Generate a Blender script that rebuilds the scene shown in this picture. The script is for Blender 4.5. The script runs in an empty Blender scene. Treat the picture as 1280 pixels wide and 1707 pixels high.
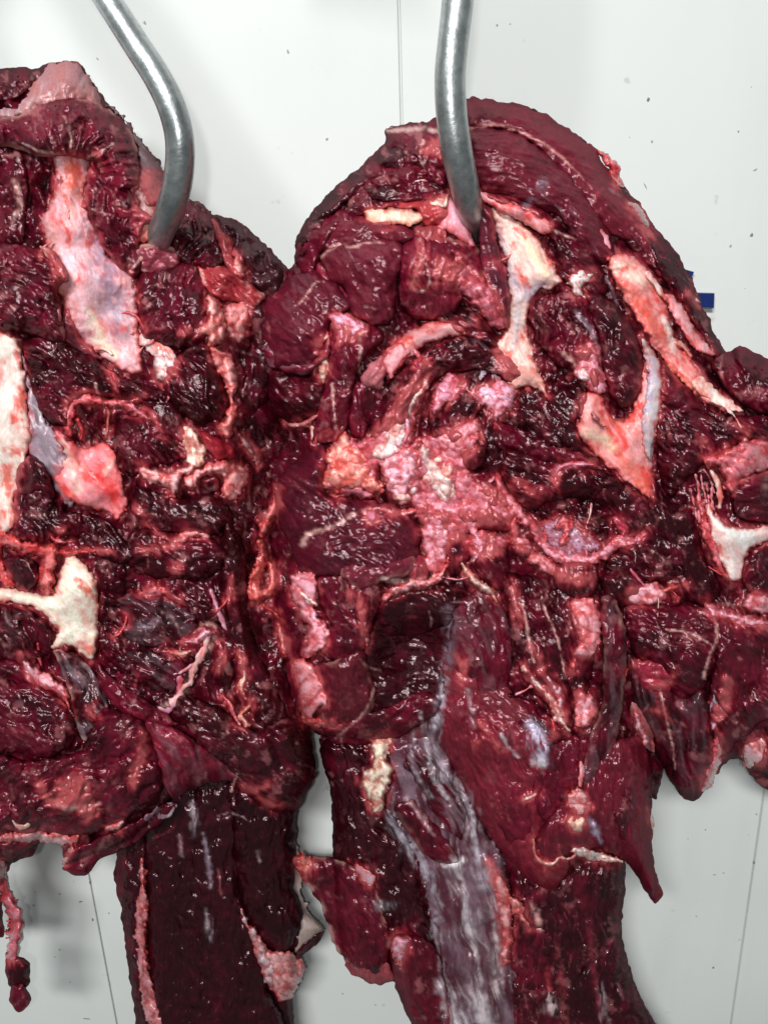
import bpy, math, random
import numpy as np
from mathutils import Matrix, Vector
S = bpy.context.scene
COL = S.collection
# ------------------------------------------------------------------ camera
PITCH, ROLL, FPX = math.radians(18.2), math.radians(1.97), 1300.0
CAM = np.array([0.0, -0.52, 1.50])
U0 = np.array([0.0, math.sin(PITCH), math.cos(PITCH)]); X0 = np.array([1.0, 0, 0])
FWD = np.array([0.0, math.cos(PITCH), -math.sin(PITCH)])
RGT = X0 * math.cos(ROLL) - U0 * math.sin(ROLL)
UPV = U0 * math.cos(ROLL) + X0 * math.sin(ROLL)
cd = bpy.data.cameras.new('camera'); cam = bpy.data.objects.new('camera', cd); COL.objects.link(cam)
cd.sensor_fit = 'VERTICAL'; cd.sensor_height = 36; cd.lens = 36 * FPX / 1707
cd.clip_start = 0.01; cd.clip_end = 50
m = Matrix.Identity(4)
for i in range(3):
    m[i][0], m[i][1], m[i][2], m[i][3] = RGT[i], UPV[i], -FWD[i], CAM[i]
cam.matrix_world = m
S.camera = cam
# ------------------------------------------------------------------ light
w = bpy.data.worlds.new("World"); S.world = w; w.use_nodes = True
w.node_tree.nodes['Background'].inputs[0].default_value = (0.80, 0.90, 0.92, 1)
w.node_tree.nodes['Background'].inputs[1].default_value = 0.12
def area(name, loc, target, sx, sy, power, col=(1, 1, 1)):
    l = bpy.data.lights.new(name, 'AREA'); l.shape = 'RECTANGLE'; l.size = sx; l.size_y = sy
    l.energy = power; l.color = col
    o = bpy.data.objects.new(name, l); COL.objects.link(o); o.location = loc
    o.rotation_euler = (Vector(target) - Vector(loc)).to_track_quat('-Z', 'Y').to_euler()
    return o
area('ceiling_lamp', (-0.50, -1.90, 2.65), (0, 0, 1.05), 1.00, 0.30, 60, (0.97, 1.0, 0.99))
area('phone_lamp', (-0.015, -0.60, 1.545), (0.0, 0, 1.2), 0.018, 0.018, 1.25, (1.0, 1.0, 0.98))
S.view_settings.view_transform = 'Standard'; S.view_settings.look = 'None'
S.view_settings.exposure = 0.15; S.view_settings.gamma = 1
# ------------------------------------------------------------------ pixel -> world
MM = 0.00042           # one photo pixel at the meat, in metres
def place(u, v, h):
    """points on the sight line of photo pixel (u,v), h metres in front of the plane y = 0"""
    u = np.asarray(u, float); v = np.asarray(v, float)
    a = (u - 640) / FPX; b = (853.5 - v) / FPX
    d = FWD[None, :] + a.reshape(-1, 1) * RGT[None, :] + b.reshape(-1, 1) * UPV[None, :]
    t = (-np.asarray(h, float).reshape(-1) - CAM[1]) / d[:, 1]
    return CAM[None, :] + d * t[:, None]
# ------------------------------------------------------------------ noise
def _h(ix, iy, s):
    n = (ix.astype(np.int64) * 374761393 + iy.astype(np.int64) * 668265263 + int(s) * 974634777) & 0xffffffff
    n = ((n ^ (n >> 13)) * 1274126177) & 0xffffffff
    n = ((n ^ (n >> 16)) * 2246822519) & 0xffffffff
    return (n ^ (n >> 15)) & 0xffffffff
_A = np.arange(64) * (2 * math.pi / 64); _GX, _GY = np.cos(_A), np.sin(_A)
def pn(x, y, s=0):
    ix = np.floor(x); iy = np.floor(y); fx = x - ix; fy = y - iy
    ix = ix.astype(np.int64); iy = iy.astype(np.int64)
    def g(dx, dy):
        k = _h(ix + dx, iy + dy, s) & 63
        return _GX[k] * (fx - dx) + _GY[k] * (fy - dy)
    ux = fx * fx * fx * (fx * (fx * 6 - 15) + 10); uy = fy * fy * fy * (fy * (fy * 6 - 15) + 10)
    a = g(0, 0); b = g(1, 0); c = g(0, 1); d = g(1, 1)
    return ((a + ux * (b - a)) * (1 - uy) + (c + ux * (d - c)) * uy) * 1.5
def fbm(x, y, s=0, o=3, r=0.5):
    t = 0; a = 1.0
    for k in range(o):
        t = t + a * pn(x, y, s + 17 * k); x = x * 2.03 + 5.1; y = y * 2.03 - 3.7; a *= r
    return t
def cell(x, y, s=0):
    ix = np.floor(x).astype(np.int64); iy = np.floor(y).astype(np.int64)
    f1 = np.full(x.shape, 9.0); f2 = np.full(x.shape, 9.0)
    for dx in (-1, 0, 1):
        for dy in (-1, 0, 1):
            k = _h(ix + dx, iy + dy, s)
            px = ix + dx + (k & 1023) / 1023.0; py = iy + dy + ((k >> 10) & 1023) / 1023.0
            d = np.hypot(px - x, py - y)
            f2 = np.minimum(f2, np.maximum(f1, d)); f1 = np.minimum(f1, d)
    return f1, f2
def sst(a, b, x):
    t = np.clip((x - a) / (b - a), 0, 1); return t * t * (3 - 2 * t)
def mix(a, b, t):
    t = np.asarray(t)[..., None] if np.ndim(t) else t
    return np.asarray(a) * (1 - t) + np.asarray(b) * t
# ------------------------------------------------------------------ outlines
def smooth_poly(P, n=5):
    P = np.asarray(P, float); m_ = len(P); out = []
    for i in range(m_):
        a, b, c, d = P[i - 1], P[i], P[(i + 1) % m_], P[(i + 2) % m_]
        for k in range(n):
            t = k / n
            out.append(0.5 * ((2 * b) + (c - a) * t + (2 * a - 5 * b + 4 * c - d) * t * t + (3 * b - a - 3 * c + d) * t ** 3) * 0.75
                       + 0.25 * (b + (c - b) * t))
    return np.array(out)
def seg_dist(X, Y, A, B):
    best = np.full(X.shape, 1e9)
    for (ax, ay), (bx, by) in zip(A, B):
        dx, dy = bx - ax, by - ay; L = dx * dx + dy * dy + 1e-9
        t = np.clip(((X - ax) * dx + (Y - ay) * dy) / L, 0, 1)
        best = np.minimum(best, np.hypot(X - ax - t * dx, Y - ay - t * dy))
    return best
def poly_sdf(X, Y, P):
    Q = np.roll(P, -1, 0); d = seg_dist(X, Y, P, Q); ins = np.zeros(X.shape, bool)
    for (ax, ay), (bx, by) in zip(P, Q):
        if ay == by: continue
        c = ((ay > Y) != (by > Y)) & (X < (bx - ax) * (Y - ay) / (by - ay) + ax)
        ins ^= c
    return np.where(ins, d, -d)
def smooth_line(P, n=6):
    P = np.asarray(P, float); out = []
    for i in range(len(P) - 1):
        a, b, c, d = P[max(i - 1, 0)], P[i], P[i + 1], P[min(i + 2, len(P) - 1)]
        for k in range(n):
            t = k / n
            out.append(0.5 * ((2 * b) + (c - a) * t + (2 * a - 5 * b + 4 * c - d) * t * t + (3 * b - a - 3 * c + d) * t ** 3))
    out.append(P[-1]); return np.array(out)
def line_sdf(X, Y, P):
    best = np.full(X.shape, -1e9)
    for (ax, ay, aw), (bx, by, bw) in zip(P[:-1], P[1:]):
        dx, dy = bx - ax, by - ay; L = dx * dx + dy * dy + 1e-9
        t = np.clip(((X - ax) * dx + (Y - ay) * dy) / L, 0, 1)
        best = np.maximum(best, aw + (bw - aw) * t - np.hypot(X - ax - t * dx, Y - ay - t * dy))
    return best
# ------------------------------------------------------------------ materials
def nmat(name):
    M = bpy.data.materials.new(name); M.use_nodes = True; nt = M.node_tree
    return M, nt, nt.nodes, nt.links, nt.nodes['Principled BSDF']
def tissue(name, bump1, bump2, rough, rvar, sss, stretch, specks, spec=0.5, coat=0.3, stint=(1, 1, 1), gloss=0.0):
    M, nt, N, L, B = nmat(name)
    at = N.new('ShaderNodeAttribute'); at.attribute_name = 'tint'
    fb = N.new('ShaderNodeAttribute'); fb.attribute_name = 'fibre'
    mp = N.new('ShaderNodeMapping'); mp.inputs['Scale'].default_value = (1.0 / stretch, 1, 1); L.new(fb.outputs['Vector'], mp.inputs['Vector'])
    n1 = N.new('ShaderNodeTexNoise'); n1.inputs['Scale'].default_value = 0.42; n1.inputs['Detail'].default_value = 4; L.new(mp.outputs[0], n1.inputs['Vector'])
    n2 = N.new('ShaderNodeTexNoise'); n2.inputs['Scale'].default_value = 0.16; n2.inputs['Detail'].default_value = 6; n2.inputs['Roughness'].default_value = 0.65; L.new(fb.outputs['Vector'], n2.inputs['Vector'])
    # colour variation of the tissue itself
    r1 = N.new('ShaderNodeMapRange'); r1.inputs[1].default_value = 0.3; r1.inputs[2].default_value = 0.7; r1.inputs[3].default_value = 0.85; r1.inputs[4].default_value = 1.17; L.new(n1.outputs[0], r1.inputs[0])
    mm = N.new('ShaderNodeVectorMath'); mm.operation = 'SCALE'; L.new(at.outputs['Color'], mm.inputs[0]); L.new(r1.outputs[0], mm.inputs['Scale'])
    n3 = N.new('ShaderNodeTexNoise'); n3.inputs['Scale'].default_value = 0.30; n3.inputs['Detail'].default_value = 5; L.new(mp.outputs[0], n3.inputs['Vector'])
    r3 = N.new('ShaderNodeMapRange'); r3.inputs[1].default_value = 0.60; r3.inputs[2].default_value = 0.78; r3.inputs[3].default_value = 0; r3.inputs[4].default_value = specks; L.new(n3.outputs[0], r3.inputs[0])
    mx = N.new('ShaderNodeMix'); mx.data_type = 'RGBA'; mx.inputs[7].default_value = (0.55, 0.22, 0.22, 1)
    L.new(r3.outputs[0], mx.inputs[0]); L.new(mm.outputs[0], mx.inputs[6]); L.new(mx.outputs[2], B.inputs['Base Color'])
    # roughness
    r2 = N.new('ShaderNodeMapRange'); r2.inputs[1].default_value = 0.3; r2.inputs[2].default_value = 0.7; r2.inputs[3].default_value = rough - rvar; r2.inputs[4].default_value = rough + rvar; L.new(n2.outputs[0], r2.inputs[0]); L.new(r2.outputs[0], B.inputs['Roughness'])
    b1 = N.new('ShaderNodeBump'); b1.inputs['Distance'].default_value = 0.0012; b1.inputs['Strength'].default_value = bump1; L.new(n2.outputs[0], b1.inputs['Height'])
    b2 = N.new('ShaderNodeBump'); b2.inputs['Distance'].default_value = 0.0006; b2.inputs['Strength'].default_value = bump2; L.new(n1.outputs[0], b2.inputs['Height']); L.new(b1.outputs[0], b2.inputs['Normal'])
    L.new(b2.outputs[0], B.inputs['Normal']); L.new(b1.outputs[0], B.inputs['Coat Normal'])
    B.inputs['Subsurface Weight'].default_value = sss; B.inputs['Subsurface Radius'].default_value = (1.0, 0.25, 0.18); B.inputs['Subsurface Scale'].default_value = 0.0025
    B.inputs['Specular IOR Level'].default_value = spec; B.inputs['Specular Tint'].default_value = (*stint, 1)
    B.inputs['Coat Weight'].default_value = coat; B.inputs['Coat Roughness'].default_value = 0.06; B.inputs['Coat IOR'].default_value = 1.33
    if gloss:
        # thin wet film: a constant sharp lobe plus a softer one over the matt flesh
        out = [n_ for n_ in N if n_.type == 'OUTPUT_MATERIAL'][0]
        g1 = N.new('ShaderNodeBsdfGlossy'); g1.inputs['Color'].default_value = (gloss, gloss * .76, gloss * .80, 1); L.new(b1.outputs[0], g1.inputs['Normal'])
        rg = N.new('ShaderNodeMapRange'); rg.inputs[1].default_value = .35; rg.inputs[2].default_value = .65; rg.inputs[3].default_value = .12; rg.inputs[4].default_value = .34; L.new(n2.outputs[0], rg.inputs[0]); L.new(rg.outputs[0], g1.inputs['Roughness'])
        ad = N.new('ShaderNodeAddShader'); L.new(B.outputs[0], ad.inputs[0]); L.new(g1.outputs[0], ad.inputs[1]); L.new(ad.outputs[0], out.inputs['Surface'])
        B.inputs['Specular IOR Level'].default_value = 0.0
    return M
MAT = {
    'muscle':   tissue('raw_muscle', 0.38, 0.36, 0.21, 0.10, 0.0, 7, 0.05, 0.60, 0.0, (1, .55, .60), 0.062),
    'fat':      tissue('raw_fat', 0.30, 0.15, 0.24, 0.08, 0.45, 1.6, 0.03, 0.5, 0.15),
    'bone':     tissue('raw_bone', 0.30, 0.25, 0.34, 0.10, 0.3, 4, 0.04, 0.4, 0.15),
    'membrane': tissue('raw_membrane', 0.35, 0.25, 0.22, 0.08, 0.1, 9, 0.03, 0.6, 0.0, (1, .8, .85), 0.060),
}
# ------------------------------------------------------------------ the flesh builder
D0 = np.array((.022, .0010, .0030)); D1 = np.array((.112, .0036, .0150)); D2 = np.array((.235, .016, .038)); PK = np.array((.46, .15, .16)); WH = np.array((.72, .52, .47))
BG = {}            # base reliefs: name -> function(X, Y) giving height in pixels
class Relief:
    def __init__(s, P, H, R, z0, seed, amp=14):
        s.P = smooth_poly(np.array(P).reshape(-1, 2)); s.H, s.R, s.z0, s.seed, s.amp = H, R, z0, seed, amp
    def __call__(s, X, Y):
        sh = X.shape; x = X.ravel(); y = Y.ravel()
        d = np.clip(poly_sdf(x, y, s.P), 0, s.R) / s.R
        z = s.z0 + s.H * np.sqrt(np.clip(1 - (1 - d) ** 2, 0, 1)) + s.amp * fbm(x / 130, y / 130, s.seed, 2) * np.clip(d * 3, 0, 1)
        for (cx, cy, r, a) in getattr(s, 'dents', ()):
            z = z + a * np.exp(-((x - cx) ** 2 + (y - cy) ** 2) / (r * r))
        return z.reshape(sh)
STROKES = []       # fat seams and silver skin lying on the flesh: (line with half widths, colour, strength)
def stroke(pts, col=(.72, .42, .38), k=0.9, soft=0.35, kinds=('muscle', 'membrane', 'bone')):
    P = np.array(pts, float).reshape(-1, 3); Q = smooth_line(P, 4 if len(P) > 2 else 1); STROKES.append((Q, np.array(col), k, max(1.6, soft * P[:, 2].max()), kinds, P[:, 2].max() + 8, (Q[:, 0].min(), Q[:, 0].max(), Q[:, 1].min(), Q[:, 1].max())))
PARTS = []
_n = [0]
def fibre_xy(X, Y, ang, cen, seed, bend):
    if cen is not None:
        dx, dy = X - cen[0], Y - cen[1]; r = np.hypot(dx, dy) + 1e-3
        u = np.arctan2(dy, dx) * np.mean(r); v = r
        if ang == 'rad': u, v = v, u
    else:
        a = math.radians(ang); u = X * math.cos(a) + Y * math.sin(a); v = -X * math.sin(a) + Y * math.cos(a)
    v = v + bend * fbm(X / 70, Y / 70, seed + 3, 2) * 12
    return u, v
HALO = []
def flesh(kind, pts, H=16, o=0, a=90, cen=None, rel='LB', parent=None, name=None, tone=0.5, rough=1.0, edge=1.0,
          R=None, tilt=(0, 0), line=False, g=2.5, lob=15, tint=None, blood=0.3, fib=1.0, silver=0.0, lump=1.0, label=None, bend=1.0, marb=1.0, rim=0.0, back=0.5, wide=None):
    _n[0] += 1; seed = _n[0] * 7 + 11
    if line: P = smooth_line(np.array(pts, float).reshape(-1, 3), 4)
    else: P = smooth_poly(np.array(pts, float).reshape(-1, 2))
    pad = 8 + (P[:, 2].max() if line else 0)
    if kind == 'muscle' and not (R and R >= 40): H = H * 1.3; o = o * 1.25
    elif kind != 'muscle': o = o * 1.22
    x0, y0 = P[:, 0].min() - pad, P[:, 1].min() - pad; x1, y1 = P[:, 0].max() + pad, P[:, 1].max() + pad
    xs = np.arange(x0, x1 + g, g); ys = np.arange(y0, y1 + g, g); X, Y = np.meshgrid(xs, ys)
    d = line_sdf(X, Y, P) if line else poly_sdf(X, Y, P)
    e = edge * (3.2 if kind == 'muscle' else (3.6 if kind == 'bone' else 4.6)) * (min(1.0, float(P[:, 2].max()) / 9) if line else 1)
    d = d + e * (fbm(X / 20, Y / 20, seed, 2, 0.5) if kind == 'muscle' else fbm(X / 15, Y / 15, seed, 3, 0.6))
    if d.max() <= 0.5: return None
    gy, gx = np.gradient(d, g); gl = np.maximum(np.hypot(gx, gy), 0.55)
    if R is None: R = max(6.0, min(float(d.max()), 42.0))
    out = d <= 0
    k = np.where(out, np.clip(-d / gl, 0, 1.6 * g), 0)
    X = X + k * gx / gl; Y = Y + k * gy / gl; d = np.where(out, 0, d)
    q = np.clip(d / R, 0, 1); prof = np.sqrt(np.clip(1 - (1 - q) ** 2, 0, 1)); fade = sst(0, 7, d)
    u, v = fibre_xy(X, Y, a, cen, seed, bend)
    base = BG[rel](X, Y) + o - 5 + tilt[0] * (X - X.mean()) / 100 + tilt[1] * (Y - Y.mean()) / 100
    det = 0
    if kind == 'muscle':
        n1 = fbm(X / 34, Y / 34, seed + 1, 3, 0.55); f1 = fbm(u / 60, v / 7.5, seed + 2, 3, 0.6); cr = np.abs(pn(u / 75 + n1 * .4, v / 24 + n1 * .5, seed + 4))
        gr = fbm(X / 7, Y / 7, seed + 9, 2)
        wu = u + 14 * pn(X / 38, Y / 38, seed + 40); wv = v + 14 * pn(X / 38 + 7, Y / 38, seed + 41)
        bil = 17 * np.abs(pn(wu / 56, wv / 30, seed + 42)) + 6.5 * np.abs(pn(wu / 30, wv / 13, seed + 43)) + 1.5 * np.abs(pn(wu / 14, wv / 6.5, seed + 44))
        det = lump * 5.0 * n1 + fib * 1.9 * f1 + fib * .55 * pn(u / 40, v / 3.6, seed + 45) - rough * 4.0 * np.exp(-cr * 16) + rough * 0.12 * gr + max(rough - .45, .12) * (bil - 4)
    elif kind == 'fat':
        wx = X + 5 * pn(X / 14, Y / 14, seed + 5); wy = Y + 5 * pn(X / 14 + 9, Y / 14, seed + 6)
        c1, c2 = cell(wx / lob, wy / lob, seed + 7); d1, _d2 = cell(wx / lob * 2.1, wy / lob * 2.1, seed + 8)
        det = lump * (lob * 0.56 * (0.75 - c1 ** 1.7) + lob * 0.14 * (0.7 - d1)) + 0.6 * fbm(X / 8, Y / 8, seed + 9, 2) + fib * 0.4 * fbm(u / 30, v / 4, seed + 2, 2)
    elif kind == 'bone':
        det = lump * 2.5 * fbm(X / 36, Y / 36, seed + 1, 2) + fib * 0.7 * fbm(u / 70, v / 7, seed + 2, 3, 0.55) + rough * 0.4 * fbm(X / 6, Y / 6, seed + 3, 2)
    else:
        det = lump * 3.5 * fbm(X / 45, Y / 45, seed + 1, 2) + fib * 1.0 * fbm(u / 80, v / 11, seed + 2, 3, 0.55) + 0.3 * fbm(X / 7, Y / 7, seed + 3, 2)
    # ---- tissue colour
    big = fbm(X / 55, Y / 55, seed + 20, 3, 0.6); med = fbm(u / 34, v / 9, seed + 21, 3, 0.6); iso = fbm(X / 11, Y / 11, seed + 22, 3, 0.6)
    if kind == 'muscle':
        t = np.clip(tone + 0.26 * big + 0.12 * med + 0.05 * iso, 0, 1)
        fine = 1 + .22 * fib ** .5 * pn(u / 45, v / 4.2, seed + 46) + .16 * pn(u / 80, v / 12, seed + 47)
        C = mix(mix(D0, D1, sst(0, .55, t)), D2, sst(.5, 1.05, t))
        vein = np.exp(-np.abs(pn(u / 60, v / 18, seed + 23) + 0.25 * iso) * 26) * sst(-0.05, 0.35, fbm(X / 60, Y / 60, seed + 24, 2))
        C = mix(C, PK, np.clip(marb * vein * 0.40, 0, 1))
        pat = sst(0.50, 0.90, fbm(X / 40, Y / 40, seed + 25, 4, 0.65)); C = mix(C, PK * 0.8, pat * 0.45 * marb)
        if tint is not None: C = mix(C, np.array(tint), 0.6)
        C = C * fine[..., None] * .92
        if rim > 0: C = mix(C, WH * np.array((1, .72, .70)), rim * np.exp(-(d / 5.0) ** 2) * sst(-.25, .2, fbm(X / 30, Y / 30, seed + 26, 2)))
        if silver > 0:
            sv = sst(-.15, .5, fbm(u / 90, v / 14, seed + 27, 3, .6)) * silver; C = mix(C, np.array((.34, .25, .30)), sv)
    elif kind == 'fat':
        base_c = np.array(tint if tint is not None else (.74, .40, .33))
        C = mix(base_c, base_c * np.array((1.12, 1.35, 1.4)), sst(-.2, .6, big)); C = mix(C, base_c * np.array((.95, .62, .6)), sst(0, .6, iso) * .6)
        C = mix(C, np.minimum(base_c * np.array((1.2, 1.5, 1.55)), (.88, .66, .62)), .55 * sst(.55, .1, c1) * sst(-.3, .3, fbm(X / 22, Y / 22, seed + 37, 2)))
        C = mix(C, base_c * np.array((.75, .30, .28)), .85 * sst(.75 - blood, 1.25 - blood * .7, fbm(X / 24, Y / 24, seed + 28, 4, .65) + .5))
        C = mix(C, base_c * np.array((.50, .12, .14)), 0.8 * sst(.26, .02, c2 - c1) * sst(-.5, .3, iso + .2))
        C = mix(C, base_c * np.array((.80, .42, .42)), .7 * np.exp(-(d / 3.2) ** 2))
    elif kind == 'bone':
        base_c = np.array(tint if tint is not None else (.82, .70, .60))
        C = mix(base_c, base_c * np.array((.92, .62, .60)), .8 * sst(-.3, .7, fbm(u / 60, v / 30, seed + 36, 3, .6)))
        C = mix(C, base_c * np.array((.86, .16, .13)), .9 * sst(.90 - blood, 1.30 - blood * .6, fbm(u / 50, v / 34, seed + 28, 5, .6) + .5))
        C = mix(C, base_c * np.array((.85, .30, .28)), .75 * np.exp(-(d / 6.0) ** 2) * sst(-.5, .2, fbm(X / 24, Y / 24, seed + 29, 2)))
        C = mix(C, np.minimum(base_c * np.array((1.1, 1.3, 1.4)), (.90, .80, .74)), sst(.05, .6, fbm(u / 60, v / 12, seed + 30, 3)) * .6)
        if silver > 0:
            sv = sst(-.3, .4, fbm(u / 120, v / 22, seed + 27, 3, .6)) * silver; C = mix(C, np.array((.36, .30, .38)), sv)
    else:
        base_c = np.array(tint if tint is not None else (.13, .035, .06))
        mu = u; mv = v + 5 * pn(X / 60, Y / 60 + 5, seed + 61)
        sv = sst(-.5, 1.0, fbm(mu / 120, mv / 32, seed + 27, 5, .62) + 0.25 * big)
        C = mix(base_c, np.array((.32, .23, .28)), sv * (silver if silver > 0 else .5) * .8)
        ln_ = np.exp(-np.abs(pn(mu / 170, mv / 15, seed + 31) + .10 * iso) * 9) * sst(-.3, .4, fbm(X / 50, Y / 50, seed + 62, 2))
        C = mix(C, np.array((.68, .58, .62)), ln_ * .75 * max(silver, .35))
    if kind in ('fat', 'bone') and name != 'sinew':
        C = mix(C, np.array((.44, .035, .035)), .85 * np.exp(-((d + 1.5 * iso) / 4.2) ** 2) * sst(-.45, .1, fbm(X / 28, Y / 28, seed + 71, 3, .6)))
    if kind in ('fat', 'bone') and base_c[1] < .5: C = C * np.array((1.04, .86, 1.08))
    for (SP, sc, sk, so, kd, wd, bb) in STROKES:
        if kind not in kd or bb[1] < x0 - wd or bb[0] > x1 + wd or bb[3] < y0 - wd or bb[2] > y1 + wd: continue
        sel = (X > bb[0] - wd) & (X < bb[1] + wd) & (Y > bb[2] - wd) & (Y < bb[3] + wd)
        if not sel.any(): continue
        xs_, ys_ = X[sel], Y[sel]
        sd = line_sdf(xs_, ys_, SP) + (1.2 + so * .45) * fbm(xs_ / (7 + so), ys_ / (7 + so), seed + 33, 3, .6)
        mk = sst(-so * .8, so * 1.2, sd) * sk * sst(-.85, .1, fbm(xs_ / 20, ys_ / 20, seed + 34, 2) + .2)
        if so > 4 and kind != 'bone': mk = mk * sst(-.75, .35, fbm(u[sel] / 100, v[sel] / 9, seed + 35, 3, .6))
        C[sel] = mix(C[sel], sc, mk)
        if wd < 18:
            det = det + np.zeros(X.shape); det[sel] += 1.6 * mk
    if kind in ('muscle', 'membrane'):
        near = np.full(X.shape, -99.0)
        for (hp, hl, hx0, hx1, hy0, hy1, hk_) in HALO:
            if hx1 < x0 - 14 or hx0 > x1 + 14 or hy1 < y0 - 14 or hy0 > y1 + 14: continue
            sel = (X > hx0 - 16) & (X < hx1 + 16) & (Y > hy0 - 16) & (Y < hy1 + 16)
            if not sel.any(): continue
            hd = line_sdf(X[sel], Y[sel], hp) if hl else poly_sdf(X[sel], Y[sel], hp)
            near[sel] = np.maximum(near[sel], hd)
        nn = near + 6 * fbm(X / 20, Y / 20, seed + 50, 2, .5) + 6 * med
        hm = sst(-13, 2, nn); C = mix(C, np.array((.29, .018, .030)), hm * .55)
        hm2 = sst(-5, 5, nn); C = mix(C, np.array((.46, .10, .105)), hm2 * .6)
        det = det + 2.5 * hm
    det = det * fade
    zf = base + H * prof + det; zb = base - back * (H + 6) * prof
    # ---- mesh: front and back skins sharing the rim
    ny, nx = X.shape; ins = ~out
    cellm = ins[:-1, :-1] | ins[1:, :-1] | ins[:-1, 1:] | ins[1:, 1:]
    I = np.arange(ny * nx).reshape(ny, nx)
    quads = np.stack([I[:-1, :-1][cellm], I[1:, :-1][cellm], I[1:, 1:][cellm], I[:-1, 1:][cellm]], 1)
    used = np.unique(quads); fm = np.full(ny * nx, -1); fm[used] = np.arange(len(used))
    insf = ins.ravel(); bm_ = fm.copy(); inner = used[insf[used]]; bm_[inner] = len(used) + np.arange(len(inner))
    F = np.concatenate([fm[quads], bm_[quads][:, ::-1]], 0)
    ii = np.concatenate([used, inner])
    hh = np.concatenate([zf.ravel()[used], zb.ravel()[inner]]) * MM
    V = place(X.ravel()[ii], Y.ravel()[ii], hh)
    org = V.mean(0)
    me = bpy.data.meshes.new(name or kind)
    me.vertices.add(len(V)); me.vertices.foreach_set('co', (V - (parent_loc(parent))).astype(np.float32).ravel())
    me.loops.add(F.size); me.loops.foreach_set('vertex_index', F.astype(np.int32).ravel())
    me.polygons.add(len(F)); me.polygons.foreach_set('loop_start', np.arange(0, F.size, 4, dtype=np.int32)); me.polygons.foreach_set('loop_total', np.full(len(F), 4, np.int32))
    me.polygons.foreach_set('use_smooth', np.ones(len(F), bool))
    me.update(calc_edges=True)
    ca = me.attributes.new('tint', 'FLOAT_COLOR', 'POINT'); cc = np.ones((len(V), 4), np.float32); cc[:, :3] = np.clip(C.reshape(-1, 3)[ii], 0, 1); ca.data.foreach_set('color', cc.ravel())
    fa = me.attributes.new('fibre', 'FLOAT_VECTOR', 'POINT'); ff = np.stack([u.ravel()[ii], v.ravel()[ii], hh / MM + seed * 31.7], 1).astype(np.float32); fa.data.foreach_set('vector', ff.ravel())
    me.materials.append(MAT[kind])
    ob = bpy.data.objects.new(name or kind, me); COL.objects.link(ob)
    if parent is not None: ob.parent = parent
    if label: ob['label'] = label
    return ob
def parent_loc(p): return np.array(p.location) if p is not None else np.zeros(3)
def thing(name, label, cat, loc, group=None):
    o = bpy.data.objects.new(name, None); COL.objects.link(o); o.location = loc; o['label'] = label; o['category'] = cat; o.empty_display_size = .02
    if group: o['group'] = group
    return o
def swept(name, pts, mat, sides=28, parent=None):
    """round bar through world points with radii"""
    P = smooth_line(np.array(pts, float), 12); n = len(P); V = []; T = np.gradient(P[:, :3], axis=0); T /= np.linalg.norm(T, axis=1)[:, None]
    nrm = np.array([0, -1.0, 0.0]); 
    for i in range(n):
        nrm = nrm - T[i] * nrm.dot(T[i]); nrm /= np.linalg.norm(nrm); b = np.cross(T[i], nrm)
        for k in range(sides):
            a = 2 * math.pi * k / sides; V.append(P[i, :3] + P[i, 3] * (math.cos(a) * nrm + math.sin(a) * b))
    F = [(i * sides + k, i * sides + (k + 1) % sides, (i + 1) * sides + (k + 1) % sides, (i + 1) * sides + k) for i in range(n - 1) for k in range(sides)]
    F.append(tuple(range(sides))[::-1]); F.append(tuple((n - 1) * sides + k for k in range(sides)))
    me = bpy.data.meshes.new(name); off = parent_loc(parent) if parent else np.array(V).mean(0); me.from_pydata([tuple(q - off) for q in V], [], F); me.update()
    me.polygons.foreach_set('use_smooth', np.ones(len(me.polygons), bool)); me.materials.append(mat)
    ob = bpy.data.objects.new(name, me); COL.objects.link(ob)
    if parent: ob.parent = parent
    else: ob.location = off
    return ob
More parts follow.
